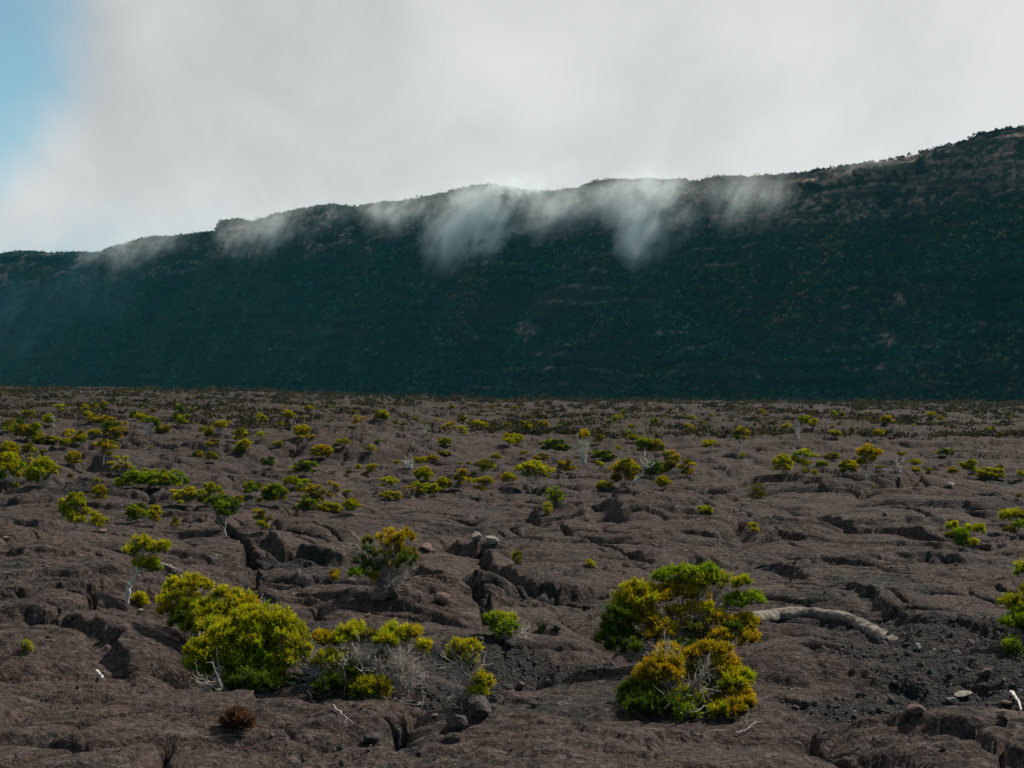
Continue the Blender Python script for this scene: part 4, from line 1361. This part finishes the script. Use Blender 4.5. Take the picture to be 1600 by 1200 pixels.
# ------------------------------------------------------------------ loose stones, rubble, dead wood, the pale lava roll
_PH = (1 + 5 ** .5) / 2
ICO_V = unit(np.array([(-1, _PH, 0), (1, _PH, 0), (-1, -_PH, 0), (1, -_PH, 0), (0, -1, _PH), (0, 1, _PH), (0, -1, -_PH), (0, 1, -_PH),
                       (_PH, 0, -1), (_PH, 0, 1), (-_PH, 0, -1), (-_PH, 0, 1)], float))
ICO_F = np.array([(0, 11, 5), (0, 5, 1), (0, 1, 7), (0, 7, 10), (0, 10, 11), (1, 5, 9), (5, 11, 4), (11, 10, 2), (10, 7, 6), (7, 1, 8),
                  (3, 9, 4), (3, 4, 2), (3, 2, 6), (3, 6, 8), (3, 8, 9), (4, 9, 5), (2, 4, 11), (6, 2, 10), (8, 6, 7), (9, 8, 1)])


def subdiv(V, F):
    V = [tuple(v) for v in V]; mid = {}; out = []
    def m(a, b):
        k = (min(a, b), max(a, b))
        if k not in mid:
            p = unit((np.array(V[a]) + np.array(V[b])) / 2)
            V.append(tuple(p)); mid[k] = len(V) - 1
        return mid[k]
    for a, b, c in F:
        x, y, z = m(a, b), m(b, c), m(c, a)
        out += [(a, x, z), (x, b, y), (z, y, c), (x, y, z)]
    return np.array(V), np.array(out)


def stone_mesh(seed):
    """a broken, angular block: a ball cut by flat faces and roughened"""
    rng = np.random.default_rng(seed)
    V, F = ICO_V, ICO_F
    for _ in range(3):
        V, F = subdiv(V, F)
    for _ in range(9):
        n = unit(rng.normal(size=3)); d = rng.uniform(.45, .8)
        k = V @ n - d
        V = V - np.maximum(k, 0)[:, None] * n * .96
    rough = fbm(V[:, 0] * 3 + seed, V[:, 1] * 3 + V[:, 2] * 2.1, 3, seed)
    V = V * (1 + .07 * rough[:, None])
    V = V / (V.max(0) - V.min(0))
    V[:, 2] -= V[:, 2].min()
    return mesh_np('stone', V, tris=F, smooth=False)


STONES = [
    (592, 938, 28, 14, 'rust', 'flat tan stone at the foot of the see through bush'),
    (614, 936, 22, 17, 'dark', 'dark split stone next to a flat tan one under a bush'),
    (690, 944, 24, 15, 'rust', 'squat brown stone on a slab beside the black gully'),
    (575, 963, 8, 4, 'pale', 'tiny whitish stone on a smooth lava pillow'),
    (467, 900, 10, 9, 'pale', 'little tan stone sitting in the dark crack floor'),
    (813, 1076, 13, 9, 'rust', 'red brown chip on the gravel between the twiggy and gold bushes'),
    (680, 1122, 11, 6, 'pale', 'small pale chip at the foot of the half bare bush'),
    (715, 1140, 34, 20, 'dark', 'black cupped block at the near lip of the lava'),
    (753, 1120, 40, 28, 'dark', 'large dark block behind the black cupped one'),
    (722, 1108, 26, 16, 'dark', 'dark tilted block wedged against the large dark block'),
    (743, 846, 18, 13, 'pale', 'rounded pale boulder among rubble above the gully'),
    (767, 851, 20, 10, 'pale', 'flat pale stone beside the rounded pale boulder'),
    (667, 862, 24, 10, 'rust', 'long brown stone on the slab behind the see through bush'),
    (583, 1164, 24, 16, 'dark', 'leaning dark wedge of rock on the near lava lip'),
    (1490, 974, 10, 8, 'pale', 'grey cube like stone on the folded lava above the roll'),
    (1433, 1016, 11, 9, 'pale', 'pale grey stone at the far end of the lava roll'),
    (1489, 1099, 19, 8, 'pale', 'tan spindle shaped stone in dark gravel'),
    (1505, 1088, 26, 6, 'pale', 'thin tan slab lying behind the spindle shaped stone'),
    (1427, 1116, 28, 14, 'rust', 'red brown wedge on the rim of the rubble field'),
    (1568, 1128, 22, 16, 'rust', 'upright red brown slab near the bleached stick'),
    (1572, 1106, 18, 6, 'rust', 'curved tan flake just below the dark green plant'),
    (1540, 1055, 18, 9, 'rust', 'brown flake between rubble and the lava shelf'),
    (220, 957, 10, 5, 'pale', 'pale pebble below the knee high tuft'),
    (160, 832, 14, 5, 'rust', 'orange brown stone under the leaning olive bush'),
    (11, 846, 11, 5, 'pale', 'tan stone on a dark lava ledge by the picture edge'),
    (1485, 761, 16, 5, 'pale', 'pale flat rock on the far smooth lava'),
    (1405, 748, 5, 4, 'pale', 'white speck of stone below the white leafless brush'),
    (1382, 806, 9, 5, 'rust', 'pinkish stone beside a thin crack on smooth lava'),
    (965, 752, 7, 5, 'rust', 'orange stone at the edge of the orange gold bush'),
    (870, 985, 14, 9, 'dark', 'dark stone on the floor of the black gully'),
    (800, 1012, 18, 10, 'dark', 'dark stone below the compact fresh green bush'),
    (835, 1105, 16, 9, 'dark', 'dark angular stone on gravel beside the gold bush'),
]


def build_stones():
    pro = [stone_mesh(400 + k) for k in range(6)]
    meshes = {}
    for k, (x, y, wp, hp, m, lab) in enumerate(STONES):
        X, Y, Z = pix(x, y)
        key = (k % 6, m)
        if key not in meshes:
            me = pro[k % 6].copy()
            me.materials.append({'rust': M_RUST, 'dark': M_STONE, 'pale': M_PALE}[m])
            meshes[key] = me
        o = bpy.data.objects.new('stone', meshes[key])
        COL.objects.link(o)
        s = Y / PX
        o.location = (X, Y, Z - .18 * hp * s)
        o.scale = (wp * s * 1.15, wp * s * .9, hp * s * 1.35)
        o.rotation_euler = (random.Random(k).uniform(-.2, .2), random.Random(k + 9).uniform(-.2, .2), k * 1.7)
        tag(o, lab, 'stone', 'loose stones on the lava')


build_stones()


def build_rubble():
    rng = np.random.default_rng(21)
    n = 60000
    sy = rng.uniform(690, 1260, n); Y = EYE * PX / (sy - 600) * rng.uniform(.97, 1.03, n)
    X = rng.uniform(-.42, .42, n) * Y
    g = gravel_mask(X, Y)
    clus = gnoise(X * .8, Y * .8, 351)
    keep = (rng.uniform(size=n) < g * .26) | (rng.uniform(size=n) < .05 * sstep(-.1, .5, clus))
    X, Y, g = X[keep], Y[keep], g[keep]
    Z = ground_h(X, Y)
    N = len(X)
    s = .009 + .038 * rng.beta(1.0, 5.5, N) * (1 + .5 * g) * (1 + Y / 60)
    base = ICO_V[None] * rng.uniform(.65, 1.25, (N, 12, 1))
    R = rng.normal(size=(N, 3, 3)); Qm, _ = np.linalg.qr(R)
    V = np.einsum('nij,nkj->nik', base * np.array([1.35, 1, .7]), Qm) * s[:, None, None]
    V += np.stack([X, Y, Z + s * .35], 1)[:, None]
    F = (ICO_F[None] + 12 * np.arange(N)[:, None, None]).reshape(-1, 3)
    T = np.array([(.028, .024, .023), (.048, .038, .034), (.070, .048, .040), (.016, .016, .016), (.19, .17, .15)])[rng.choice(5, N, p=[.34, .28, .15, .215, .015])]
    T = np.repeat(T * rng.uniform(.7, 1.3, (N, 1)), 12, 0)
    m, t, b = material('rubble')
    t.l.new(t.node('ShaderNodeAttribute', attribute_name='tint').outputs['Color'], b.inputs['Base Color'])
    b.inputs['Roughness'].default_value = .95
    o = put('rubble', mesh_np('rubble', V.reshape(-1, 3), tris=F, smooth=False, cols=T), m)
    tag(o, 'dark lava gravel and broken chips scattered over the near lava', None, None, 'stuff')
    print('rubble', N)


build_rubble()


def build_roll():
    P = np.array([pix(*p) for p in [(1166, 974), (1195, 968), (1225, 964), (1262, 962), (1300, 964), (1335, 972), (1362, 984), (1385, 993), (1410, 1003)]])
    t = np.linspace(0, len(P) - 1, 90); i = np.minimum(t.astype(int), len(P) - 2); f = (t - i)[:, None]
    C = P[i] * (1 - f) + P[i + 1] * f
    ker = np.ones(13) / 13
    pad = np.concatenate([np.repeat(C[:1], 6, 0), C, np.repeat(C[-1:], 6, 0)])
    C = np.stack([np.convolve(pad[:, k], ker, 'valid') for k in range(3)], 1)
    u = np.linspace(0, 1, 90)
    C[:, 2] += .025 - .10 * u ** 3
    r = (.140 - .040 * u) * np.clip(np.sin(math.pi * np.clip(u * .97 + .015, 0, 1)) * 5, .2, 1)
    V, Q = tubes(C[None], r[None], 28)
    V = V.reshape(90, 28, 3)
    d = V - C[:, None]
    nz = .12 * fbm(np.repeat(u[:, None] * 16, 28, 1), np.repeat(np.arange(28)[None] * .45, 90, 0), 4, 361)
    ring = .04 * np.sin(u * 60 + 3 * np.sin(u * 17))[:, None]
    V = C[:, None] + d * (1 + nz + ring)[..., None] * np.array([1, 1, .8])
    cap = np.array([C[0], C[-1]])
    V = np.concatenate([V.reshape(-1, 3), cap])
    n = 90 * 28
    tr = [(n, (k + 1) % 28, k) for k in range(28)] + [(n + 1, n - 28 + k, n - 28 + (k + 1) % 28) for k in range(28)]
    o = put('lava_roll', mesh_np('lava_roll', V, tris=np.array(tr), quads=Q), M_ROLL)
    tag(o, 'pale ashy roll of lava curving along the rim of a dark gravel hollow', 'lava roll')


build_roll()


def dead_wood(pts_px, r, label, mat, lift=.02, fork=0, seed=0, name='dead_branch', gap=None):
    rng = np.random.default_rng(seed)
    P = np.array([pix(*p) for p in pts_px]); P[:, 2] += lift + r
    K = 10
    t = np.linspace(0, len(P) - 1, K); i = np.minimum(t.astype(int), len(P) - 2); f = (t - i)[:, None]
    C = P[i] * (1 - f) + P[i + 1] * f + rng.normal(size=(K, 3)) * r * .4
    Pn = C[None]; Rn = (r * np.linspace(1.1, .45, K))[None]
    parts = [tubes(Pn, Rn, 6)]
    if fork:
        T, TR = twigs(Pn, rng, fork, length=.22, r=r * .35, lo=.2, hi=.95, up=.2)
        parts.append(tubes(T, TR, 4))
    v, q = join(parts)
    o = put(name, mesh_np(name, v, quads=q), mat)
    tag(o, label, 'dead branch')


dead_wood([(151, 1056), (157, 1060), (163, 1066)], .018, 'short white stick lying on the rim of a curved dark crack', M_WOOD, seed=1)
dead_wood([(1582, 1088), (1587, 1098), (1597, 1114)], .020, 'bleached white stick at the picture edge on dark rubble', M_WOOD, seed=2)
dead_wood([(520, 1108), (535, 1122), (553, 1140)], .010, 'thin grey branch fallen below the half bare bush', M_TWIG, seed=3, fork=3)
dead_wood([(1150, 1150), (1165, 1146), (1182, 1132)], .008, 'thin dry branch curling past the orange gold bush', M_TWIG, seed=4, fork=5)
dead_wood([(985, 1022), (965, 1010), (960, 1002)], .008, 'thin grey branch poking out low from the wide gold bush', M_TWIG, seed=6, fork=6)
dead_wood([(250, 884), (268, 892), (288, 902)], .016, 'brown weathered branch lying behind the golden tipped bush', M_TWIG, seed=5)

# ------------------------------------------------------------------ air: one even haze, and wisps of cloud on the crest
def box_mesh(name, lo, hi):
    x0, y0, z0 = lo; x1, y1, z1 = hi
    V = [(x, y, z) for z in (z0, z1) for y in (y0, y1) for x in (x0, x1)]
    F = [(0, 2, 3, 1), (4, 5, 7, 6), (0, 1, 5, 4), (2, 6, 7, 3), (0, 4, 6, 2), (1, 3, 7, 5)]
    return mesh_np(name, np.array(V), quads=np.array(F), smooth=False)


def build_haze():
    m = bpy.data.materials.new('air')
    m.use_nodes = True
    t = NT(m.node_tree)
    t.n.clear()
    out = t.node('ShaderNodeOutputMaterial')
    v = t.node('ShaderNodeVolumePrincipled', {'Color': (.12, .56, .70, 1), 'Density': HAZE_D, 'Anisotropy': .1})
    t.l.new(v.outputs[0], out.inputs['Volume'])
    zt = max(float(CLIFF[..., 2].max()), 10) + 12
    o = put('haze', box_mesh('haze', (-9500, -80, GROUND_MIN - 1), (9500, 9600, zt)), m)
    tag(o, 'thin blue air between the viewer and the rampart', None, None, 'stuff')


def mist_material(name, dens, seed, tail, lean):
    m = bpy.data.materials.new(name)
    m.use_nodes = True
    t = NT(m.node_tree)
    t.n.clear()
    out = t.node('ShaderNodeOutputMaterial')
    gen = t.node('ShaderNodeTexCoord').outputs['Generated']
    p = t.vmath('MULTIPLY', t.vmath('SUBTRACT', gen, (.5, .5, .5)), (2, 2, 2))
    sep = t.node('ShaderNodeSeparateXYZ', {0: p})
    px, py, pz = sep.outputs
    obj = t.node('ShaderNodeTexCoord').outputs['Object']
    off = t.node('ShaderNodeMapping', {0: obj, 1: (seed * 13.7, seed * 5.1, seed * 3.3), 3: (1, 1, .75)}).outputs[0]
    warp = t.node('ShaderNodeTexNoise', {'Vector': off, 'Scale': .035, 'Detail': 4.0, 'Roughness': .6}).outputs['Color']
    warp = t.vmath('SUBTRACT', warp, (.5, .5, .5))
    n2 = t.noise(t.vmath('ADD', off, t.vmath('MULTIPLY', warp, (26, 26, 26))), .10, 8, .64, .4)
    wsep = t.node('ShaderNodeSeparateXYZ', {0: warp}).outputs
    # leans, and narrows downwards into a tail
    px = t.math('ADD', px, t.math('MULTIPLY', pz, lean))
    px = t.math('ADD', px, t.math('MULTIPLY', wsep[0], 1.1))
    pz = t.math('ADD', pz, t.math('MULTIPLY', wsep[1], .9))
    wid = t.ramp(pz, -1.0, .6, tail * .5, 1.0, smooth=False)
    rx = t.math('DIVIDE', t.math('ABSOLUTE', px), wid)
    r2 = t.math('ADD', t.math('POWER', rx, 2.0), t.math('POWER', t.math('ABSOLUTE', py), 2.0))
    r2 = t.math('ADD', r2, t.math('POWER', t.math('ABSOLUTE', pz), 2.0))
    fall = t.math('POWER', t.ramp(t.math('SQRT', r2), .98, .0, smooth=False), 1.9)
    streak = t.noise(t.node('ShaderNodeMapping', {0: t.vmath('ADD', off, t.vmath('MULTIPLY', warp, (14, 14, 14))), 3: (1, 1, .22)}).outputs[0], .16, 6, .6, .3)
    n2 = t.math('ADD', t.math('MULTIPLY', n2, .58), t.math('MULTIPLY', streak, .42))
    fade = t.math('MULTIPLY', t.ramp(pz, -1.05, .25), t.ramp(pz, .85, .30))
    d = t.math('MULTIPLY', t.math('MULTIPLY', t.math('MULTIPLY', fall, fade), t.ramp(n2, .38, .62)), dens)
    v = t.node('ShaderNodeVolumePrincipled', {'Color': (.90, .95, .95, 1), 'Density': d, 'Anisotropy': .2})
    t.l.new(v.outputs[0], out.inputs['Volume'])
    return m


# (photo x, photo y of the middle, half width px, half height px, density, narrowing of the tail, label)
MISTS = [
    (760, 348, 175, 115, 0.50, .35, 'dense white cloud wisp spilling down the middle of the rampart crest'),
    (1005, 342, 125, 120, .44, .14, 'thin cloud streamer trailing a long narrow tail down the rampart'),
    (1170, 312, 125, 85, .085, .5, 'faint veil of cloud beside the pale rock band of the crest'),
    (425, 362, 165, 75, .085, .6, 'broad grey veil of cloud below the small knob of the crest'),
    (205, 395, 120, 60, .06, .6, 'faintest shred of cloud where the crest drops lowest'),
    (885, 330, 150, 66, .08, .5, 'soft cloud patch joining the dense wisp and the long streamer'),
    (1345, 262, 90, 32, .04, .7, 'smoky smear of cloud over the stepped rock face of the crest'),
    (610, 335, 110, 55, .07, .5, 'small torn cloud scrap beside the dense wisp on the crest'),
    (930, 322, 420, 52, .035, .8, 'long thin veil of cloud joining the wisps along the crest'),
    (30, 480, 360, 230, .032, .9, 'pale blue veil of air before the far low end of the rampart'),
]


TILT = math.radians(33)


def build_mists():
    for k, (cx, cy, hw, hh, dens, tail, label) in enumerate(MISTS):
        u = (cx - 800) / PX
        Yc = (793.0 + SETB / .745) / (1 + .894 * u)
        frac = (600 - cy) / PX * Yc / float(crest_z(u))
        Y = Yc - _nrm[1] * SETB * max(0.0, 1 - frac) * .80 - 15
        scl = Y / PX
        a = hw * scl / math.cos(math.radians(41.8) - math.atan(u)) ; c = hh * scl / math.cos(TILT); b = 20.0
        nu, nv = 20, 12
        vs = []
        for i in range(nv + 1):
            th = math.pi * i / nv
            for j in range(nu):
                ph = 2 * math.pi * j / nu
                vs.append((1.02 * a * math.sin(th) * math.cos(ph), 1.02 * b * math.sin(th) * math.sin(ph), 1.02 * c * math.cos(th)))
        Q = [(i * nu + j, (i + 1) * nu + j, (i + 1) * nu + (j + 1) % nu, i * nu + (j + 1) % nu) for i in range(nv) for j in range(nu)]
        me = mesh_np('mist', np.array(vs), quads=np.array(Q))
        o = put('mist', me, mist_material('mist', dens, k + 1, tail, .28 if k == 1 else .06 * (k % 3 - 1)), loc=(u * Y, Y, EYE + (600 - cy) / PX * Y))
        o.rotation_euler = (-TILT, 0, -math.radians(41.8))
        tag(o, label, 'mist', 'wisps of cloud along the rampart crest', 'stuff')
        if k == len(MISTS) - 1:
            vn = me.materials[0].node_tree.nodes['Principled Volume']
            vn.inputs['Color'].default_value = (.36, .78, .92, 1)
            for nd in me.materials[0].node_tree.nodes:
                if nd.bl_idname == 'ShaderNodeMapRange' and abs(nd.inputs[1].default_value - .38) < 1e-4:
                    nd.inputs[1].default_value, nd.inputs[2].default_value = .15, .75


HAZE_D = 0.000046
GROUND_MIN = -200.0
build_haze()
build_mists()
